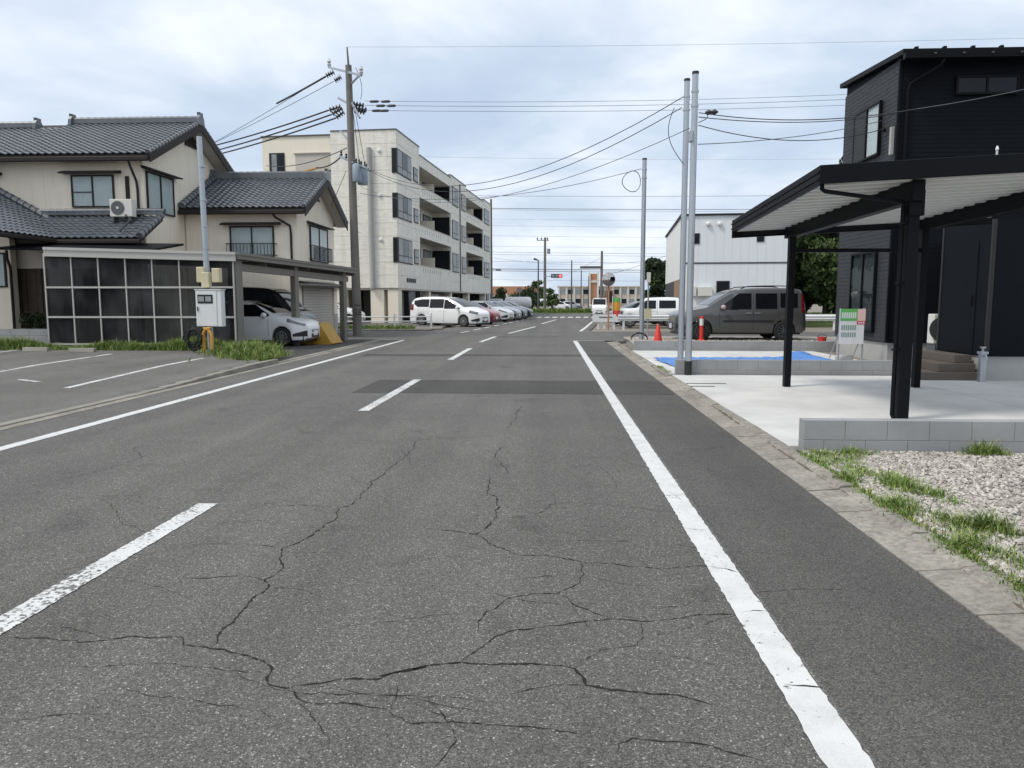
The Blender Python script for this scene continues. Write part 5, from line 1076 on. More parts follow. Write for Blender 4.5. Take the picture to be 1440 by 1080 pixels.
lst = [(P_white, 698, 453, 'white compact car parked beyond the red hatchback'), (P_silver, 711, 451, 'silver hatchback parked between white compact and dark cars'), (P_dgrey, 721, 449.8, 'dark grey hatchback parked beyond the silver one'), (P_black, 731, 448.8, 'black hatchback parked last in the apartment row')]
for i, (pm, px_, py_, lb) in enumerate(lst):
    o = copy_tree(hatch); o['label'] = lb; o['group'] = 'cars parked in front of the apartment building'; repaint(o, pm); nosewheel(o, 1.17, .8, px_, py_, R(-20+2*i))
if False:
  wn = copy_tree(hatch); wn['label'] = 'wine red car between the white minivan and the red hatchback'; wn['group'] = 'cars parked in front of the apartment building'; repaint(wn, P_silver); wn['label'] = 'pale silver car half hidden between white minivan and red hatchback'; nosewheel(wn, 1.17, .8, 664, 459, R(-24))
j = make_car(JIM, P_white, 'white boxy off-road car behind the roadside guardrail', 'parked_car', 'car'); j.location = (at(914, 440, 44).x, 44.3, .0); j.rotation_euler.z = PI+R(-4)
dk = copy_tree(hatch); dk['label'] = 'dark car parked just beyond the white off-road car'; repaint(dk, P_dgrey); dk.location = (at(897, 440, 48).x, 48.2, 0); dk.rotation_euler.z = PI+R(10)
wc_ = copy_tree(hatch); wc_['label'] = 'white car parked under the apartment building behind the utility pole'; wc_.location = (at(482, 430, 47.5).x-.6, 47.2, .05); wc_.rotation_euler.z = R(4)
if 'group' in hatch: del hatch['group']
# small tank lorry at the far end of the row
q = at(728, 440, 77); tl_ = thing('tank_lorry', (q.x, 77, 0), 'small white tank lorry parked beyond the row of cars', 'lorry')
MB().lathe((q.x-1.3, 77, 1.3), (1, 0, 0), [(0, .3), (.08, .52), (.25, .6), (2.4, .6), (2.6, .5), (2.68, .3)], 20).build('tank', MT['white'], tl_)
MB().box(q.x-3.0, q.x+1.5, 76.5, 77.5, .45, .65).build('chassis', MT['trim'], tl_)
cbm = MB().prism([(q.x-3.1, 76.3, .45), (q.x-3.1, 76.3, 1.0), (q.x-2.85, 76.3, 1.68), (q.x-1.55, 76.3, 1.7), (q.x-1.5, 76.3, .45)], (0, 1.5, 0)).build('cab', MT['white'], tl_, bevel=.06); MB().box(q.x-2.7, q.x-1.8, 76.28, 76.296, 1.1, 1.55).build('cab_window', MT['carglass'], cbm)
for x in (-2.4, .4): 
    for y in (76.4, 77.6): MB().lathe((q.x+x, y, .36), (0, 1, 0), [(-.1, .2), (-.1, .34), (.1, .34), (.1, .2)], 18).build('wheel', MT['tyre'], tl_)
# ================================================================== apartment building
AC = Vector((at(560, 400, 50).x, 50, 0)); ab = thing('apartment_building', AC, 'four-storey cream tiled apartment building with balconies along the road', 'building', rot=-BA)
iw = WM[ab].inverted()
fl = lambda px, py: iw @ onp(px, py, AC, BR)       # facade: local y, z
fr_ = lambda px, py: iw @ onp(px, py, AC, BU)      # end wall: local x, z
tY = lambda px: fl(px, 400).y
t1, t2, t3, t4, t5 = tY(591.5), tY(635), tY(656), tY(680), tY(690)
ZS = fl(562, 405).z; ZS = max(ZS, 2.25); ZT = fr_(556, 182).z; ZT2 = ZT-.55
xl1 = fr_(467, 300).x; xl2 = fr_(366, 300).x; Df = 1.7; LB = t5
wt_ = [fr_(552, p).z for p in (208, 271, 333.5)]; wb_ = [fr_(552, p).z for p in (243, 306, 369)]
def L(name, m, mb, par=ab, bev=0): return mb.build(name, MT[m], par, local=True, bevel=bev)
L('wall', 'apt', MB().box(xl1, -Df, .02, LB-.02, ZS, ZT2)); L('side_wing', 'apt2', MB().box(xl2, xl1-.005, .6, 14, 0, fr_(415, 189).z))
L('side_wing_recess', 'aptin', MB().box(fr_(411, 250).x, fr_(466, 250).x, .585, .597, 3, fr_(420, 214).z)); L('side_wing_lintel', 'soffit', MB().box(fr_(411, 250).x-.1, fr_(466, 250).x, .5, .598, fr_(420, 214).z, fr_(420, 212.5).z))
L('wing_coping', 'sash2', MB().box(xl2-.05, xl1-.01, .52, 14, fr_(415, 189).z, fr_(415, 188).z+.03))
# end wall panels (horizontal joints)
zc_ = ZS; i = 0
ph = (ZT-ZS)/12
for r_i in range(12):
    for c_i in range(3):
        xa = xl1+(0-xl1)*c_i/3; xb = xl1+(0-xl1)*(c_i+1)/3
        L('wall_panel', 'apt', MB().box(xa+.004, xb-.004, -.0, .08, ZS+ph*r_i+.008, ZS+ph*(r_i+1)-.008))
# facade: solid bays and recessed balconies
bays = [(0.0, t1), (t2, t3), (t4, t5)]; recs = [(t1, t2), (t3, t4)]
for bi, (a, b) in enumerate(bays):
    zt = ZT if bi == 0 else ZT2+.25
    L('bay_core', 'apt', MB().box(-Df+.002, -.06, a+.085 if bi == 0 else a, b, ZS+.01, zt-.02))
    for r_i in range(12):
        zz1 = min(ZS+(ZT-ZS)/12*(r_i+1), zt)-.008
        L('wall_panel', 'apt', MB().box(-.06, .0, a+(.085 if bi == 0 else .0), b-.004, ZS+(ZT-ZS)/12*r_i+.008, zz1))
    L('coping', 'sash2', MB().box(-Df if bi else xl1, .05, a-.05, b+.02, zt, zt+.06))
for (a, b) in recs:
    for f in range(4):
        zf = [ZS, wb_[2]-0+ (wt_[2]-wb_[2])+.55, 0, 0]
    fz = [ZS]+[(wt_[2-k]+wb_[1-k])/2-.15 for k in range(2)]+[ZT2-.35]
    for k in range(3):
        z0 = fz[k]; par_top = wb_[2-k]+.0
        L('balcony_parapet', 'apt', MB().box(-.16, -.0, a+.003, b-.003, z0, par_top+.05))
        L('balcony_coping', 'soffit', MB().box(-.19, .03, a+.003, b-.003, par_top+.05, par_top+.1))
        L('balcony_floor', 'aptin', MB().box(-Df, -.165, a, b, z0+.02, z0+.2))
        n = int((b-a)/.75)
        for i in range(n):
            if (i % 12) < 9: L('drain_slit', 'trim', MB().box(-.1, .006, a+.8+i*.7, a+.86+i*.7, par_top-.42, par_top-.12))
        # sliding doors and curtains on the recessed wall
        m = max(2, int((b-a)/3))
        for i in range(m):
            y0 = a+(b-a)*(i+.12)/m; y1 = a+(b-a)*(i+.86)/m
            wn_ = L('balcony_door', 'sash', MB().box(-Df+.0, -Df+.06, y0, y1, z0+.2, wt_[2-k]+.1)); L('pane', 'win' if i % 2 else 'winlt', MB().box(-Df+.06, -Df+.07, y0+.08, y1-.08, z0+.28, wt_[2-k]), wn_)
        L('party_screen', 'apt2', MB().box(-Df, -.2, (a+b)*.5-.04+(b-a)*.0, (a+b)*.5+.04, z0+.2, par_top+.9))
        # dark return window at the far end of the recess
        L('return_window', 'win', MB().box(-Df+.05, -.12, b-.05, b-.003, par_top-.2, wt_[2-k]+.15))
    L('top_band', 'apt', MB().box(-Df, -.0, a+.002, b-.002, ZT2-.75, ZT2)); L('coping', 'sash2', MB().box(-Df, .05, a+.02, b-.05, ZT2, ZT2+.06))
# windows of the bays
def bwin(y0, y1, z0, z1, cols):
    f = L('window', 'sash', MB().box(-.02, .05, y0, y1, z0, z1))
    for i in range(cols):
        a = y0+(y1-y0)*i/cols+.06; b = y0+(y1-y0)*(i+1)/cols-.04
        L('pane', 'winlt' if i % 2 == 0 else 'win', MB().box(.05, .058, a, b, z0+.5, z1-.07), f); L('pane', 'winlt', MB().box(.05, .056, a, b, z0+.07, z0+.44), f)
for k in range(3):
    zt, zb_ = wt_[k], wb_[k]
    bwin(.085, tY(580), zb_, zt, 3)
    f = L('corner_window', 'sash', MB().box(fr_(551, 225).x, .048, -.05, .083, zb_, zt)); L('pane', 'win', MB().box(fr_(551, 225).x+.06, -.04, -.06, -.05, zb_+.08, zt-.08), f)
    bwin(tY(583), tY(589), zb_+.1, zt-.5, 1); bwin(tY(636.5), tY(645), zb_, zt, 2); bwin(tY(649.5), tY(655), zb_, zt-.1, 1); bwin(tY(681), tY(688), zb_, zt, 3)
    L('vent_cap', 'white', MB().lathe((fr_(535, 300).x, 0, wt_[k]-.15), (0, -1, 0), [(0, .12), (.08, .12), (.11, .06)], 12))
L('expansion_pipe', 'polec', MB().cyl((.05, tY(647), ZS), (.05, tY(647), ZT2), .06, .06, 8))
L('drain_pipe', 'found', MB().cyl((fr_(523, 300).x, -.12, 2.3), (fr_(521, 300).x, -.12, fr_(521, 208).z), .17, .17, 12))
w1 = L('window', 'sash', MB().box(fr_(373.5, 230).x, fr_(395, 230).x, .55, .61, fr_(380, 241).z, fr_(380, 213).z)); L('pane', 'winlt', MB().box(fr_(377, 230).x, fr_(384, 230).x, .54, .549, fr_(380, 239).z, fr_(380, 215).z), w1); L('pane', 'win', MB().box(fr_(386, 230).x, fr_(394, 230).x, .54, .549, fr_(380, 239).z, fr_(380, 215).z), w1)
w2 = L('window', 'sash', MB().box(fr_(455, 240).x, fr_(468, 240).x-.05, .5, .61, fr_(460, 275).z, fr_(460, 237).z)); L('pane', 'winlt', MB().box(fr_(457, 240).x, fr_(467, 240).x-.1, .49, .499, fr_(460, 273).z, fr_(460, 239).z), w2)
# name sign: dark letters
for i in range(5): L('sign_letter', 'sash', MB().box(.002, .03, tY(572)+i*.5, tY(572)+.34+i*.5, fl(573, 397).z, fl(573, 391).z))
# ground floor: pilotis, shopfront
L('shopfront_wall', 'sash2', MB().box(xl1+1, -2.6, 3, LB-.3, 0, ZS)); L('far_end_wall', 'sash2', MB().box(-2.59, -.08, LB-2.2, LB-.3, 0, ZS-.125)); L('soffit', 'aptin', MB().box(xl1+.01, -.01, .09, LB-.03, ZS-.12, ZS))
for i in range(22):
    y0 = 3.4+i*(LB-5)/22; L('shop_pane', ('win', 'winlt', 'win')[i % 3], MB().box(-2.6, -2.55, y0, y0+(LB-5)/22-.18, .3, ZS-.25))
for (xa, ya) in ((fr_(521, 440).x, .1), (-.75, .1)): L('column', 'apt2', MB().box(xa, xa+.9 if xa < -1 else -.05, ya, ya+.9, 0, ZS-.12))
for y in (tY(605), tY(635), tY(660), tY(683)): L('column', 'apt2', MB().box(-.7, -.1, y, y+.6, 0, ZS-.12))
L('column', 'apt2', MB().box(xl1, xl1+.7, .1, .8, 0, ZS-.12))
for i in range(3): L('entrance_door', 'win' if i != 1 else 'winlt', MB().box(fr_(553, 440).x+i*.42-.1, fr_(553, 440).x+i*.42+.26, 2.9, 2.98, .05, ZS-.2))

# ================================================================== white guard pipe fence, guardrails
def pipefence(P, hts, label, post=2.0, r=.03, hh=.8):
    P = [Vector(p) for p in P]; rt_ = thing('guard_fence', P[0], label, 'guard fence')
    for a, b in zip(P, P[1:]):
        for z in hts: MB().cyl(a+ZZ*z, b+ZZ*z, r, r, 8).build('rail', MT['white'], rt_)
    L_ = sum((b-a).length for a, b in zip(P, P[1:])); n = max(2, int(L_/post)); 
    for i in range(n+1):
        s = L_*i/n
        for a, b in zip(P, P[1:]):
            l = (b-a).length
            if s <= l+1e-6: p = a+(b-a).normalized()*s; break
            s -= l
        MB().cyl(p, p+ZZ*hh, .05, .05, 10).build('post', MT['white'], rt_); MB().lathe(p+ZZ*hh, ZZ, [(0, .055), (.05, .05), (.06, .02)], 10).build('post_cap', MT['white'], rt_)
    return rt_
q = gnd(606, 463.5); pipefence([(-16, 38.6, 0), (-8.2, 38.6, 0), (q.x, q.y+.1, 0)], (.45, .68), 'white pipe guard fence at the corner before the apartment building')
struct(MB().prism([(-16, 38.2, -.02), (-7.2, 38.2, -.02), (q.x+.6, q.y-.2, -.02), (q.x+.4, q.y+1.6, -.02), (-16, 40, -.02)], (0, 0, .09)).build('kerb_island', MT['ground']))
o = weeds(600, lambda r: (r.uniform(-16, -7.0), 39+r.gauss(0, .35), .07), 41, .1, .32, wd=.014, clump=6).build('weeds', MT['grass'], loc=(-10, 39, .07)); tag(o, 'weeds growing along the white pipe guard fence', 'weeds', kind='stuff')
def guardrail(a, b, label, end=True):
    a = Vector(a); b = Vector(b); rt_ = thing('guardrail', a, label, 'guardrail'); d = (b-a).normalized(); n = Vector((d.y, -d.x, 0)); Ln = (b-a).length
    pr = [(0, .48), (.0, .52), (.05, .57), (.05, .6), (.0, .64), (.0, .66), (.05, .7), (.05, .73), (0, .78), (0, .82)]
    V = [p+n*(x+.06)+ZZ*z for p in (a, b) for x, z in pr]; k = len(pr)
    MB().add(V, [(i, i+1, k+i+1, k+i) for i in range(k-1)]).build('beam', MT['white'], rt_)
    m = max(1, int(Ln/3.2))
    for i in range(m+1): p = a+d*(.3+(Ln-.6)*i/m); MB().cyl(p, p+ZZ*.8, .065, .065, 10).build('post', MT['white'], rt_)
    return rt_
g0 = gnd(868, 464); guardrail((g0.x, 39.4, 0), (10.6, 39.8, 0), 'white guardrail along the side street in front of the white off-road car')
guardrail((11.2, 39.8, 0), (24, 40.2, 0), 'white guardrail along the side street behind the grey van')
a = gnd(833, 463); b = gnd(866, 463); wb = thing('barrier_board', (a.x, a.y, 0), 'white horizontal barrier board on short posts at the street corner', 'barrier')
MB().box(a.x, b.x, a.y-.02, a.y+.04, .38, .78).build('board', MT['white'], wb, bevel=.01); MB().box(a.x+.35, b.x-.2, a.y-.026, a.y-.021, .6, .66).build('grey_stripe', MT['sash2'], wb)
for x in (a.x+.3, (a.x+b.x)/2, b.x-.1): MB().box(x-.05, x+.05, a.y+.042, a.y+.12, 0, .6).build('post', MT['white'], wb)
# colourful flag banner and signs by the corner
q = gnd(861, 462.5); fb = thing('flag_banner', (q.x, 43.5, 0), 'tall orange and green advertising banner beside the white off-road car', 'banner'); q = at(870, 440, 43.5); zt = at(862, 419, 43.5).z
MB().cyl((q.x-.35, 43.5, 0), (q.x-.35, 43.5, zt+.1), .02, .02, 8).build('pole', MT['white'], fb)
for i, (z0, z1, m) in enumerate(((.3, .62, 'white'), (.62, .95, 'signred'), (.95, zt-.22, 'orange'), (zt-.22, zt, 'green'))): 
    V = [];
    for jx in range(7): V += [(q.x-.33+.42*jx/6, 43.5+.04*math.sin(jx*1.3), z0), (q.x-.33+.42*jx/6, 43.5+.04*math.sin(jx*1.3+.3), z1)]
    MB().add(V, [(2*k, 2*k+2, 2*k+3, 2*k+1) for k in range(6)], True).build('banner_panel', MT[m], fb)
# convex mirror
q = at(855.5, 393, 38.9); cm = thing('traffic_mirror', (q.x, 38.9, 0), 'round traffic mirror on an orange post at the street corner', 'mirror')
MB().lathe((q.x, 38.8, q.z), (0, -1, 0), [(0, .33), (.03, .34), (.05, .32)], 24).build('rim', MT['brick'], cm); MB().lathe((q.x, 38.75, q.z), (0, -1, 0), [(0, .315), (.02, .24), (.04, .12), (.045, .01)], 24).build('mirror_face', MT['mirror'], cm)
MB().cyl((q.x+.02, 38.9, 0), (q.x+.02, 38.9, q.z), .045, .045, 10).build('post', MT['brick'], cm)
# slim sign post with beige board
q = at(911, 443, 28.2); sp_ = thing('sign_post', (q.x, 28.2, 0), 'slim grey post with small beige board beside the steel pole', 'sign'); zt = at(911, 383, 28.2).z
MB().cyl((q.x, 28.2, 0), (q.x, 28.2, zt), .03, .03, 8).build('post', MT['steel'], sp_); MB().box(q.x-.13, q.x+.13, 28.12, 28.165, at(911, 448, 28.2).z, at(911, 434, 28.2).z).build('board', MT['beige'], sp_); MB().box(q.x-.07, q.x+.07, 28.13, 28.165, zt-.35, zt).build('top_plate', MT['offwhite'], sp_)

# ================================================================== white building across the side street
WC = Vector((at(957, 430, 45).x, 45, 0)); wbd = thing('building', WC, 'white metal-clad two-storey building across the side street', 'building', rot=-BA)
i2 = WM[wbd].inverted(); ff = lambda px, py: i2 @ onp(px, py, WC, BU); fs_ = lambda px, py: i2 @ onp(px, py, WC, BR)
xr = ff(1112, 400).x; zt = ff(960, 303).z; zm = ff(1000, 370).z; dl_ = fs_(936, 400).y; zlow = fs_(936, 326).z
def W(name, m, mb, par=wbd): return mb.build(name, MT[m], par, local=True)
W('wall', 'wbld', MB().box(.012, xr, .012, dl_-.02, 0, zt-.02)); 
W('street_cladding', 'wbld_lit', MB().box(-.02, .01, .0, dl_, ff(957, 392).z, zt-.05))
n = int(xr/.45)
for i in range(n):
    W('cladding_panel', 'wbld', MB().box(xr*i/n+.003, xr*(i+1)/n-.003, -.008, .012, .3, zm-.03)); W('cladding_panel', 'wbld', MB().box(xr*i/n+.003, xr*(i+1)/n-.003, -.008, .012, zm+.05, zt-.03))
W('belt_trim', 'sash2', MB().box(0, xr, -.03, -.009, zm-.04, zm+.04)); W('roof', 'sash', MB().box(-.12, xr+.1, -.1, dl_+.1, zt-.02, zt+.08))
W('street_wall', 'brownw', MB().box(-.012, .011, .0, 5.5, 0, ff(957, 392).z-.01)); W('recess_shade', 'sash', MB().box(-.010, .011, 5.52, dl_-.02, 0, ff(957, 392).z-.01))  # flush dark panel past the brown wall paints in a recess's shade
for pa, pb, m in (((975, 343), (984, 328), 'win'), ((1064, 340), (1075, 327), 'win'), ((1007, 413), (1026, 395), 'win')):
    a, b = ff(*pa), ff(*pb); f = W('window', 'sash', MB().box(a.x, b.x, -.05, -.009, a.z, b.z)); W('pane', m, MB().box(a.x+.06, b.x-.06, -.06, -.051, a.z+.06, b.z-.06), f)
for px_ in (996, 1012): q = ff(px_, 315); W('vent_hood', 'white', MB().lathe((q.x, -.01, q.z), (0, -1, 0), [(0, .14), (.12, .13), (.18, .05)], 12))
q = ff(992, 410); W('heater_unit', 'offwhite', MB().box(q.x-.45, q.x+.35, -.35, -.01, q.z-.25, q.z+.25)); W('gas_meter', 'offwhite', MB().box(q.x-.75, q.x-.55, -.25, -.01, q.z-.25, q.z+.3))

# ================================================================== trees
def tree(x, y, h, trunk, blobs, n, mat, label, s=(.12, .3), seed=1, group=None):
    t_ = thing('tree', (x, y, 0), label, 'tree', group); r_ = random.Random(seed); tp_ = Vector((x, y, h*.82)); m = MB(); m.tube([(x, y, 0), (x+r_.uniform(-.1, .1), y, h*.3), (x+r_.uniform(-.2, .2), y, h*.6), tp_], [trunk, trunk*.8, trunk*.55, trunk*.2], 8)
    for b in blobs: m.tube([(x, y, max(.3, b[2]-b[5]-.8)), ((x+b[0])/2, (y+b[1])/2, b[2]-b[5]*.4), (b[0], b[1], b[2])], [trunk*.4, trunk*.25, trunk*.1], 6)
    m.build('trunk', MT['bark'], t_); crown(n, blobs, s[0], s[1], seed).build('crown', MT[mat], t_)
def cloud(cx, cy, z0, z1, rx, n, seed, taper=.5):
    r_ = random.Random(seed); o = []
    for i in range(n):
        f = (i+.5)/n; z = z0+(z1-z0)*f; rr = rx*(1-taper*f)
        for k in range(3): a = r_.uniform(0, 6.3); d = rr*r_.uniform(.2, .75); s = rr*r_.uniform(.35, .6); o.append((cx+d*math.cos(a), cy+d*math.sin(a), z+r_.uniform(-.4, .4), s, s, s*.75))
    return o
lbs = ['dark cedar tree with tall pointed crown behind the black house', 'dark cedar tree next to the white building', 'broad dark evergreen tree between white building and black house', 'dense evergreen at the far edge of the black house', 'lower leafy tree behind the guardrail and black house']
for i, (px_, Y, h, rx) in enumerate(((1200, 50, 11.3, 2.2), (1130, 52, 8.8, 1.9), (1160, 49, 9.2, 2.2), (1235, 48, 10.5, 2.4), (1110, 56, 7.8, 2.0))):
    x = at(px_, 430, Y).x; tree(x, Y, h, .2, cloud(x, Y, 1.6, h, rx*1.25, 9, 50+i, .5), 13000, 'leafdark' if i != 2 else 'leafmid', lbs[i], (.09, .24), 60+i, 'trees behind the black house')
struct(MB().box(at(1108, 430, 46).x, 30, 46.2, 60, -.05, .25).build('grass_bank', MT['hedge'])); o = weeds(5200, lambda r: (r.uniform(14.2, 24), 46.3+r.random()**1.3*8, .25), 43, .15, .55, wd=.03, clump=6).build('grass', MT['grass'], loc=(18, 47, .25)); tag(o, 'rough grass bank in front of the dark cedars', 'grass', kind='stuff')
x = at(919, 420, 66).x; tree(x, 66, 5.6, .2, cloud(x, 66, 1.2, 5.0, 1.6, 6, 70, .15), 4200, 'leafdark', 'dark round evergreen tree beside the white building', (.12, .3), 71)
x = at(779, 430, 105).x
for i, (px_, Y, h, rx, mt) in enumerate(((776, 118, 3.4, 1.3, 'leafmid'), (748, 125, 3.2, 2.6, 'leafdark'), (733, 128, 2.9, 2.4, 'leafdark'), (757, 135, 5.0, 1.8, 'leafmid'), (705, 130, 3.4, 2.2, 'leafdark'))):
    x = at(px_, 430, Y).x; tree(x, Y, h, .14, cloud(x, Y, .6, h, rx, 4, 80+i, .25), 1500, mt, ['small round tree beside the far signal pole', 'low dark tree in front of the terracotta roofed hall', 'dark bushy tree at the corner of the far hall', 'slim green tree behind the far street lamp', 'dark tree at the edge of the far hall'][i], (.12, .3), 90+i, 'trees beyond the far crossing')
# verge beyond the far crossing
struct(MB().box(-60, 60, YX1+.05, YX1+5, -.05, .12).build('verge', MT['hedge'])); o = weeds(3200, lambda r: (r.uniform(-14, 9), YX1+.3+r.random()*4, .12), 45, .25, .65, wd=.04, clump=4).build('verge_grass', MT['grass'], loc=(-2, YX1+2, .12)); tag(o, 'long grass verge beyond the far crossing', 'grass', kind='stuff')
# far school and hall
def farbuilding(name, label, px0, px1, pyt, Y, walls, depth, nb_, floors, roofm, roofh):
    a = at(px0, pyt, Y); b = at(px1, pyt, Y); r_ = thing(name, (a.x, Y, 0), label, 'building'); zt = a.z
    MB().box(a.x, b.x, Y, Y+depth, -.05, zt).build('wall', MT[walls], r_); MB().box(a.x-.4, b.x+.4, Y-.4, Y+depth+.4, zt, zt+roofh).build('roof', MT[roofm], r_)
    for f in range(floors):
        z0 = zt*(f+.22)/floors; z1 = zt*(f+.8)/floors
        for i in range(nb_):
            x0 = a.x+(b.x-a.x)*(i+.12)/nb_; x1 = a.x+(b.x-a.x)*(i+.88)/nb_; w_ = MB().box(x0, x1, Y-.06, Y+.001, z0, z1).build('window', MT['white'], r_)
            MB().box(x0+.15, x1-.15, Y-.1, Y-.061, z0+.1, z1-.1).build('pane', MT['winlt' if (i+f) % 2 else 'win'], w_)
    for i in range(nb_+1): x0 = a.x+(b.x-a.x)*i/nb_; MB().box(x0-.2, x0+.2, Y-.35, Y-.002, 0, zt-.02).build('pier', MT['offwhite'], r_)
    return r_, a, b
sc, a, b = farbuilding('school', 'long beige school building with pale piers beyond the far crossing', 786, 905, 404, 240, 'school', 12, 11, 2, 'soffit', .4)
tw0 = at(835, 385, 238); xm = at(839.5, 380, 238).x; xk = at(830, 380, 238).x
twr = thing('clock_tower', (tw0.x, 238, 0), 'terracotta and white square tower of the far school', 'tower'); MB().box(xk, xm, 236.5, 239.4, -.05, tw0.z).build('shaft', MT['brick'], twr)
for x in (xk-.5, xm-.05): MB().box(x, x+.55, 236, 239.4, -.05, tw0.z+.2).build('edge_pier', MT['offwhite'], twr)
MB().box(xk+.08, xm-.08, 236.2, 236.49, at(815, 396, 236).z-.3, at(815, 394, 236).z).build('cross_band', MT['offwhite'], twr)
t2x0 = at(852, 405, 238).x; t2x1 = at(862, 405, 238).x; sn = thing('stair_tower', (t2x0, 238, 0), 'terracotta stair tower on the far school front', 'tower'); MB().box(t2x0, t2x1, 237, 239.4, -.05, at(857, 408, 238).z).build('shaft', MT['brick'], sn); MB().box(t2x0+.3, t2x1-.3, 236.9, 236.99, 1, 4.5).build('window', MT['win'], sn)
farbuilding('hall', 'low hall with terracotta roof band left of the far signal pole', 690, 758, 413, 200, 'school', 14, 6, 1, 'brick', 1.9)
# cars on the far street
for i, (px_, Y) in enumerate(((788, 132), (804, 138))):
    o = copy_tree(hatch); o['label'] = ('white car on the street in front of the far school', 'silver car on the street in front of the far school')[i]; o['group'] = 'cars in front of the far school'; o.location = (at(px_, 436, Y).x, Y, -.05); o.rotation_euler.z = 0
    repaint(o, (P_white, P_silver)[i])
kt = make_car(KVAN, P_white, 'white kei van driving near the far crossing beside the utility pole', 'van', 'van'); q = gnd(843, 444.5); kt.location = (q.x, q.y, 0); kt.rotation_euler.z = R(-95)

# ================================================================== poles and wires
UP = gnd(503, 472); UP = Vector((UP.x, UP.y, 0)); zt = at(490, 92, UP.y).z
u_ = thing('utility_pole', UP, 'concrete utility pole with crossarms and grey transformers beside the carport', 'utility pole')
def ux_(px, py, dY=0): return at(px, py, UP.y+dY)
top = ux_(490, 92); MB().tube([UP, UP.lerp(top, .5), top], [.2, .165, .13], 16).build('shaft', MT['polec'], u_)
MB().cyl(top, ux_(488, 66), .05, .03, 8).build('lightning_rod', MT['polec'], u_)
aA = ux_(463, 95, 1.2); aB = ux_(508, 106, -.9); MB().bar(aA, aB, .09, .09).build('crossarm', MT['steel'], u_); MB().bar(ux_(505, 106, -.8), ux_(493, 119), .06, .06).build('arm_brace', MT['steel'], u_)
for p in (aA, aB): MB().lathe(p, ZZ, [(0, .05), (.12, .09), (.16, .05), (.24, .09), (.3, .05), (.36, .04)], 10).build('insulator', MT['porc2'], u_)
mA = ux_(478, 139, .5); mB = ux_(502, 160, -1.0)
MB().bar(ux_(476, 138, .6), ux_(492, 147), .08, .08).build('crossarm', MT['steel'], u_); MB().bar(ux_(493, 142), ux_(506, 166, -.6), .07, .07).build('arm_brace', MT['steel'], u_)
def strain(a, b, parent=u_):
    a = Vector(a); b = Vector(b); d = b-a; L_ = d.length; pr_ = []
    for i in range(4): pr_ += [(L_*(i+.1)/4, .045), (L_*(i+.3)/4, .12), (L_*(i+.5)/4, .12), (L_*(i+.7)/4, .045)]
    MB().lathe(a, d, pr_, 10).build('strain_insulator', MT['porcelain'], parent)
for (p, q) in (((480, 150), (462, 155)), ((482, 152), (466, 161)), ((484, 157), (472, 166)), ((496, 146), (513, 149)), ((498, 152), (517, 155)), ((498, 155), (514, 158)), ((470, 101), (458, 107)), ((480, 108), (470, 114))): strain(ux_(*p), ux_(*q))
for px_, py_ in ((527, 142), (543, 142), (536, 148), (551, 148), (530, 155), (541, 155)): p = ux_(px_, py_); MB().lathe(p-Vector((.22, 0, .02)), ux, [(0, .02), (.06, .055), (.34, .055), (.4, .02)], 8).build('wire_spacer', MT['porcelain'], u_)
# transformers
for i, (px0, px1, pt, pb, dy) in enumerate(((496, 508, 231, 256, -.45), (503, 517, 234, 260, .35))):
    a = ux_(px0, pb, dy); b = ux_(px1, pt, dy); cx_ = (a.x+b.x)/2; r_ = (b.x-a.x)/2
    t_ = MB().lathe((cx_, a.y, a.z), ZZ, [(0, r_*.9), (.04, r_), (b.z-a.z-.05, r_), (b.z-a.z, r_*.85)], 18).build('transformer', MT['xfmr'], u_)
    for dx in (-.12, .1): MB().lathe((cx_+dx, a.y, b.z), ZZ, [(0, .03), (.06, .05), (.1, .03), (.16, .05), (.22, .02)], 8).build('bushing', MT['porcelain'], t_)
MB().bar(ux_(478, 219, .6), ux_(520, 240, -.7), .1, .09).build('crossarm', MT['steel'], u_); MB().bar(ux_(480, 222, .4), ux_(518, 237, -.9), .06, .06).build('crossarm', MT['steel'], u_)
MB().bar(ux_(478, 183), ux_(491, 199), .07, .07).build('arm_brace', MT['steel'], u_)
for i in range(6): MB().lathe(ux_(480+7*i, 219+3.6*i, .5-.25*i), ZZ, [(0, .03), (.05, .07), (.1, .03), (.15, .06), (.2, .03)], 8).build('insulator', MT['porcelain'], u_)
for i in range(9): p = UP+ZZ*(2.2+i*.55); MB().bar(p+Vector((-.22 if i % 2 else .04, 0, 0)), p+Vector((-.04 if i % 2 else .24, 0, 0)), .02, .02).build('climbing_step', MT['steel'], u_)
for z in (.9, 1.0, 1.1, 1.3): MB().cyl(UP+ZZ*z, UP+ZZ*(z+.03), .2, .2, 14).build('band', MT['black'], u_)
for k, P in enumerate((((487, 240, -.1), (475, 268, 0), (466, 290, .1)), ((500, 95, -.3), (513, 120, -.4), (507, 140, -.4)), ((497, 160, -.3), (502, 200, -.4), (505, 232, -.4)), ((498, 150, -.3), (506, 190, -.2), (512, 226, -.1)))): MB().tube([ux_(*P[0]).lerp(ux_(*P[1]), t_).lerp(ux_(*P[1]).lerp(ux_(*P[2]), t_), t_) for t_ in [i_/8 for i_ in range(9)]], .012, 5).build('jumper_wire', MT['wire'], u_)
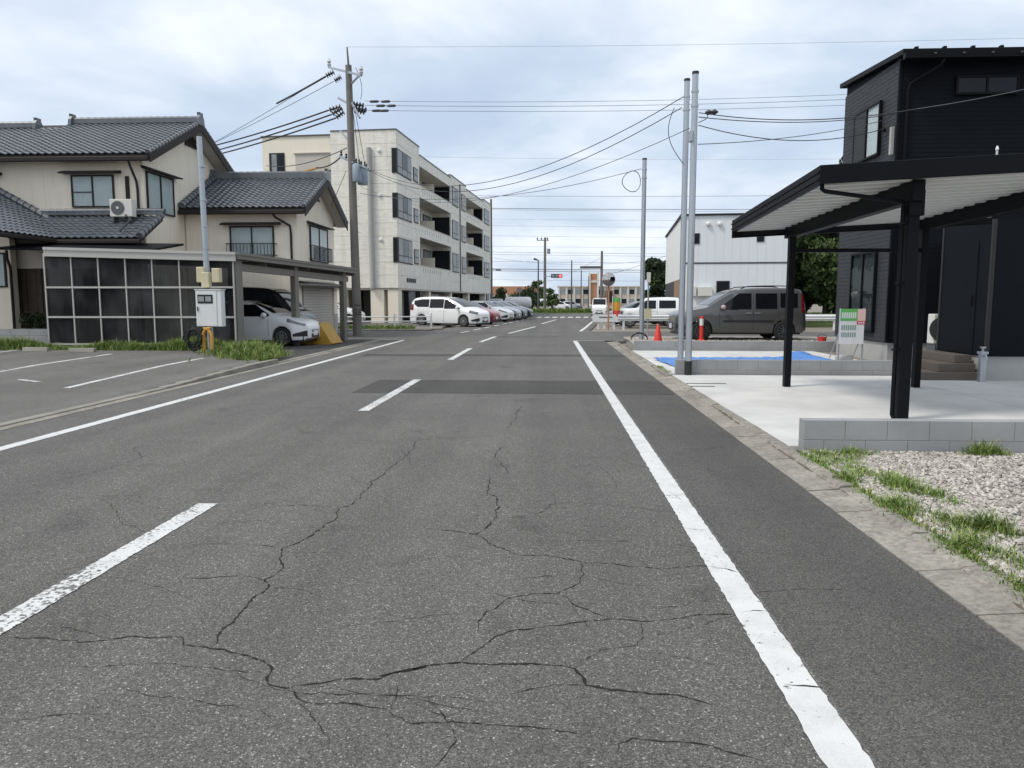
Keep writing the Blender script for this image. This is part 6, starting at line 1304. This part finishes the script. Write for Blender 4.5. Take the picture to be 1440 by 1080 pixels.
# wires
def wire(a, b, sag, r, label, mat='wire', n=22, group=None, via=None, cat='wire'):
    a = Vector(a); b = Vector(b); pts = []
    for i in range(n+1): t = i/n; pts.append(a.lerp(b, t)-ZZ*(4*sag*t*(1-t)))
    o = MB().tube(pts, r, 5).build('overhead_wire', MT[mat], loc=a.lerp(b, .5)); return tag(o, label, cat, group)
GW = 'thin wires crossing the sky from the utility pole'
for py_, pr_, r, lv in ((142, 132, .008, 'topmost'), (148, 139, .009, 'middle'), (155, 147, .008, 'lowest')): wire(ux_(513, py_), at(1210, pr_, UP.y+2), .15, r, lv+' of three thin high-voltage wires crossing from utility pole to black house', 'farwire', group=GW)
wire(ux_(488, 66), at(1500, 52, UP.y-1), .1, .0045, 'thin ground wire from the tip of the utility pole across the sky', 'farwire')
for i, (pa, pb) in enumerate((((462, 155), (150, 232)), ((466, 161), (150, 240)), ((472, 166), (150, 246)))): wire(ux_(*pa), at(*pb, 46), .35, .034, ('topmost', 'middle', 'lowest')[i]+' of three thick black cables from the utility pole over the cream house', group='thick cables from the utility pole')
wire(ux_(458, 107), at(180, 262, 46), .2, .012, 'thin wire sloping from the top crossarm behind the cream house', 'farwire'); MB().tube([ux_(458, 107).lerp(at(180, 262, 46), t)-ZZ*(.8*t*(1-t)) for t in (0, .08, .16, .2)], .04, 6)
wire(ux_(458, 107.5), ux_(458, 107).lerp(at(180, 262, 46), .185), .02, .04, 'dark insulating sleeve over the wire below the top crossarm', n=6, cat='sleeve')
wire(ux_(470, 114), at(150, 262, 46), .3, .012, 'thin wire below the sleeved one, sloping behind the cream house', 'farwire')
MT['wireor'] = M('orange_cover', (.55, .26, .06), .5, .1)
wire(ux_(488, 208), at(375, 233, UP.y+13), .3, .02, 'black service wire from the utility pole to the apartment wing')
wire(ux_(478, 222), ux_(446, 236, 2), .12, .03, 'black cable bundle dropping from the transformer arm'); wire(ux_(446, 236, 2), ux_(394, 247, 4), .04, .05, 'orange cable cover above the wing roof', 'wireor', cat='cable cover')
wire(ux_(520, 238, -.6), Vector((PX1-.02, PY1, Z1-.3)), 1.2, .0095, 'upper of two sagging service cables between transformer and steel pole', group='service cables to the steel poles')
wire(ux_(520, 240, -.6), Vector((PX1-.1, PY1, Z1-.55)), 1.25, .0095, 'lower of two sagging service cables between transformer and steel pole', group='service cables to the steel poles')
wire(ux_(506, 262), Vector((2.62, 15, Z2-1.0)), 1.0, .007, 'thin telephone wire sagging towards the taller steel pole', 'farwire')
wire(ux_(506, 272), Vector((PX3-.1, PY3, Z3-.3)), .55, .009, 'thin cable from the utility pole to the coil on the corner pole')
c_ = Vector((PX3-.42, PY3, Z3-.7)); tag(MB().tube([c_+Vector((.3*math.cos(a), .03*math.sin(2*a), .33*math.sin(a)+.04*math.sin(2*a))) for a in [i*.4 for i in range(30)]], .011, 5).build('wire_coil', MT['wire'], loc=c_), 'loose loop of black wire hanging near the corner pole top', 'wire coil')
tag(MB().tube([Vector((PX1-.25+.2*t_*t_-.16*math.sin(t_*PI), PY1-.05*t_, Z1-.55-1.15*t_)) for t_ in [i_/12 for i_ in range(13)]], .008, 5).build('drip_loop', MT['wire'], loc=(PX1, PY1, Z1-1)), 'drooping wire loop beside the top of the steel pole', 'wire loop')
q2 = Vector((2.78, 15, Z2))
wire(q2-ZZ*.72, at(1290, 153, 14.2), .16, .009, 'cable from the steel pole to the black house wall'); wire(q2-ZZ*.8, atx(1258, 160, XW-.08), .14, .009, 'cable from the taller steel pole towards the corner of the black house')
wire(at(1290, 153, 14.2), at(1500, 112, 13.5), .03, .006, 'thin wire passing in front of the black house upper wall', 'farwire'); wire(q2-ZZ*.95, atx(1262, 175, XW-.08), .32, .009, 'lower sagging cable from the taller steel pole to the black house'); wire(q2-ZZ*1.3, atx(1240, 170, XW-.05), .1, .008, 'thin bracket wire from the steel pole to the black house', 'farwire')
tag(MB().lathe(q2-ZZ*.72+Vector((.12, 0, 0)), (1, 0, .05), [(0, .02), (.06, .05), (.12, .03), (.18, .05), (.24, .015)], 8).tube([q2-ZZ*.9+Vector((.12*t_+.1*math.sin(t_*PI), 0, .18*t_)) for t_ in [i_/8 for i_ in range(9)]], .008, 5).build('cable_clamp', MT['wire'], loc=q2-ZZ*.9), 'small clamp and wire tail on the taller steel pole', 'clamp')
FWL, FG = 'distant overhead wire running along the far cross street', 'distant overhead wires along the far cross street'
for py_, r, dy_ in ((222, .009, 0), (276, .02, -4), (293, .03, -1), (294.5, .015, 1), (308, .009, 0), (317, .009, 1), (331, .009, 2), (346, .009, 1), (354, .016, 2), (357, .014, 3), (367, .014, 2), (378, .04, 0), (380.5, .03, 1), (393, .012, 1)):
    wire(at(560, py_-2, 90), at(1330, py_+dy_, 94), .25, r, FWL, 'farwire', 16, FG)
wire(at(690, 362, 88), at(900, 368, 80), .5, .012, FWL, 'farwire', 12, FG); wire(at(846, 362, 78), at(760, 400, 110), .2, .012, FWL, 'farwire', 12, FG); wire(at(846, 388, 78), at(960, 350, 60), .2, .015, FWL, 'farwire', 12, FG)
def farpole(px_, pyt, Y, r, label, parts=0, z0=0, mat='polec'):
    q = at(px_, pyt, Y); p = thing('utility_pole', (q.x, Y, z0), label, 'utility pole'); MB().cyl((q.x, Y, z0), (q.x, Y, q.z), r, r*.7, 10).build('shaft', MT[mat], p)
    if parts:
        MB().bar((q.x-1.0, Y, q.z-.35), (q.x+.5, Y, q.z-.35), .12, .12).build('crossarm', MT['steel'], p)
        for dx in (-.95, -.45, .3): MB().lathe((q.x+dx, Y, q.z-.29), ZZ, [(0, .05), (.15, .09), (.3, .04)], 8).build('insulator', MT['porcelain'], p)
    return p, q
p, q = farpole(766.5, 334, 96, .2, 'distant concrete utility pole with crossarm at the far crossing', 1, .1)
MB().lathe((q.x+.45, 96, at(770, 357, 96).z), ZZ, [(0, .2), (.6, .22), (.65, .15)], 12).build('transformer', MT['xfmr'], p)
p, q = farpole(804, 366, 93.2, .1, 'slim dark pole standing on the grass verge beyond the crossing', 0, .12, 'sash2'); farpole(817.5, 380, 108, .1, 'slim grey pole before the far school, nearest its tower', 0, -.05, 'sash2'); farpole(828, 388, 120, .1, 'short slim pole against the school tower', 0, -.05, 'sash2')
p, q = farpole(846.5, 353, 79, .17, 'dark utility pole behind the round traffic mirror', 0); MB().bar((q.x-2.2, 79, at(846, 376, 79).z), (q.x, 79, at(846, 376, 79).z), .3, .25).build('cable_bundle', MT['farwire'], p)
p, q = farpole(690.5, 280, 88, .17, 'tall grey utility pole at the far end of the apartment building', 0)
lamp = MB().bar((q.x, 88, at(690, 379, 88).z), (q.x+.9, 88, at(690, 379.3, 88).z), .08, .06).build('lamp_arm', MT['steel'], p); MB().box(q.x+.55, q.x+1.15, 87.9, 88.1, at(690, 379.6, 88).z-.06, at(690, 379, 88).z).build('lamp_head', MT['sash2'], lamp)
q = at(757, 366, 94.5); sl_ = thing('street_lamp', (q.x, 94.5, .12), 'brown street lamp beside the far utility pole', 'street lamp'); MB().cyl((q.x, 94.5, .1), (q.x, 94.5, q.z), .11, .08, 10).build('shaft', MT['sash2'], sl_); MB().lathe((q.x, 94.5, q.z), Vector((-1, 0, .35)), [(0, .06), (.2, .1), (.55, .14), (.6, .05)], 10).build('lamp_head', MT['sash2'], sl_); MB().cyl((q.x, 94.5, .1), (q.x, 94.5, .5), .16, .16, 10).build('foot', MT['white'], sl_)
# traffic signal on its arm
q0 = at(769, 389, 95.6); q1 = at(789, 388, 95.6); ts = thing('traffic_signal', (q0.x, 95.6, 0), 'horizontal traffic signal showing red on an arm of the far pole', 'traffic light')
MB().bar(q0-Vector((.3, 0, 0)), Vector((q1.x-1, 95.6, q0.z)), .08, .08).build('arm', MT['steel'], ts); MB().box(q1.x-1.25, q1.x+.15, 95.3, 95.6, q1.z-.24, q1.z+.24).build('housing', MT['sash'], ts, bevel=.05)
m, t, b = newmat('red_signal_light'); b.inputs['Base Color'].default_value = (.6, .02, .02, 1); b.inputs['Emission Color'].default_value = (1, .06, .08, 1); b.inputs['Emission Strength'].default_value = 3; MT['redlit'] = m
for i, mt in enumerate(('xfmr', 'xfmr', 'redlit')): MB().lathe((q1.x-1.0+.45*i, 95.3, q1.z), (0, -1, 0), [(0, .17), (.03, .16)], 16).build('lens', MT[mt], ts); MB().lathe((q1.x-1.0+.45*i, 95.3, q1.z), (0, -1, 0), [(0, .19), (.2, .19), (.2, .18)], 14) 
# warning sign by the row of cars
q = at(730.5, 408, 84); rs = thing('road_sign', (q.x, 84, 0), 'round road sign on a thin post behind the tank lorry', 'sign'); MB().cyl((q.x, 84, 0), (q.x, 84, q.z), .03, .03, 8).build('post', MT['steel'], rs); MB().lathe((q.x, 83.95, q.z), (0, -1, 0), [(0, .3), (.02, .3)], 20).build('plate', MT['brick'], rs); MB().lathe((q.x, 83.925, q.z), (0, -1, 0), [(0, .2), (.006, .2)], 18).build('disc', MT['xfmr'], rs)
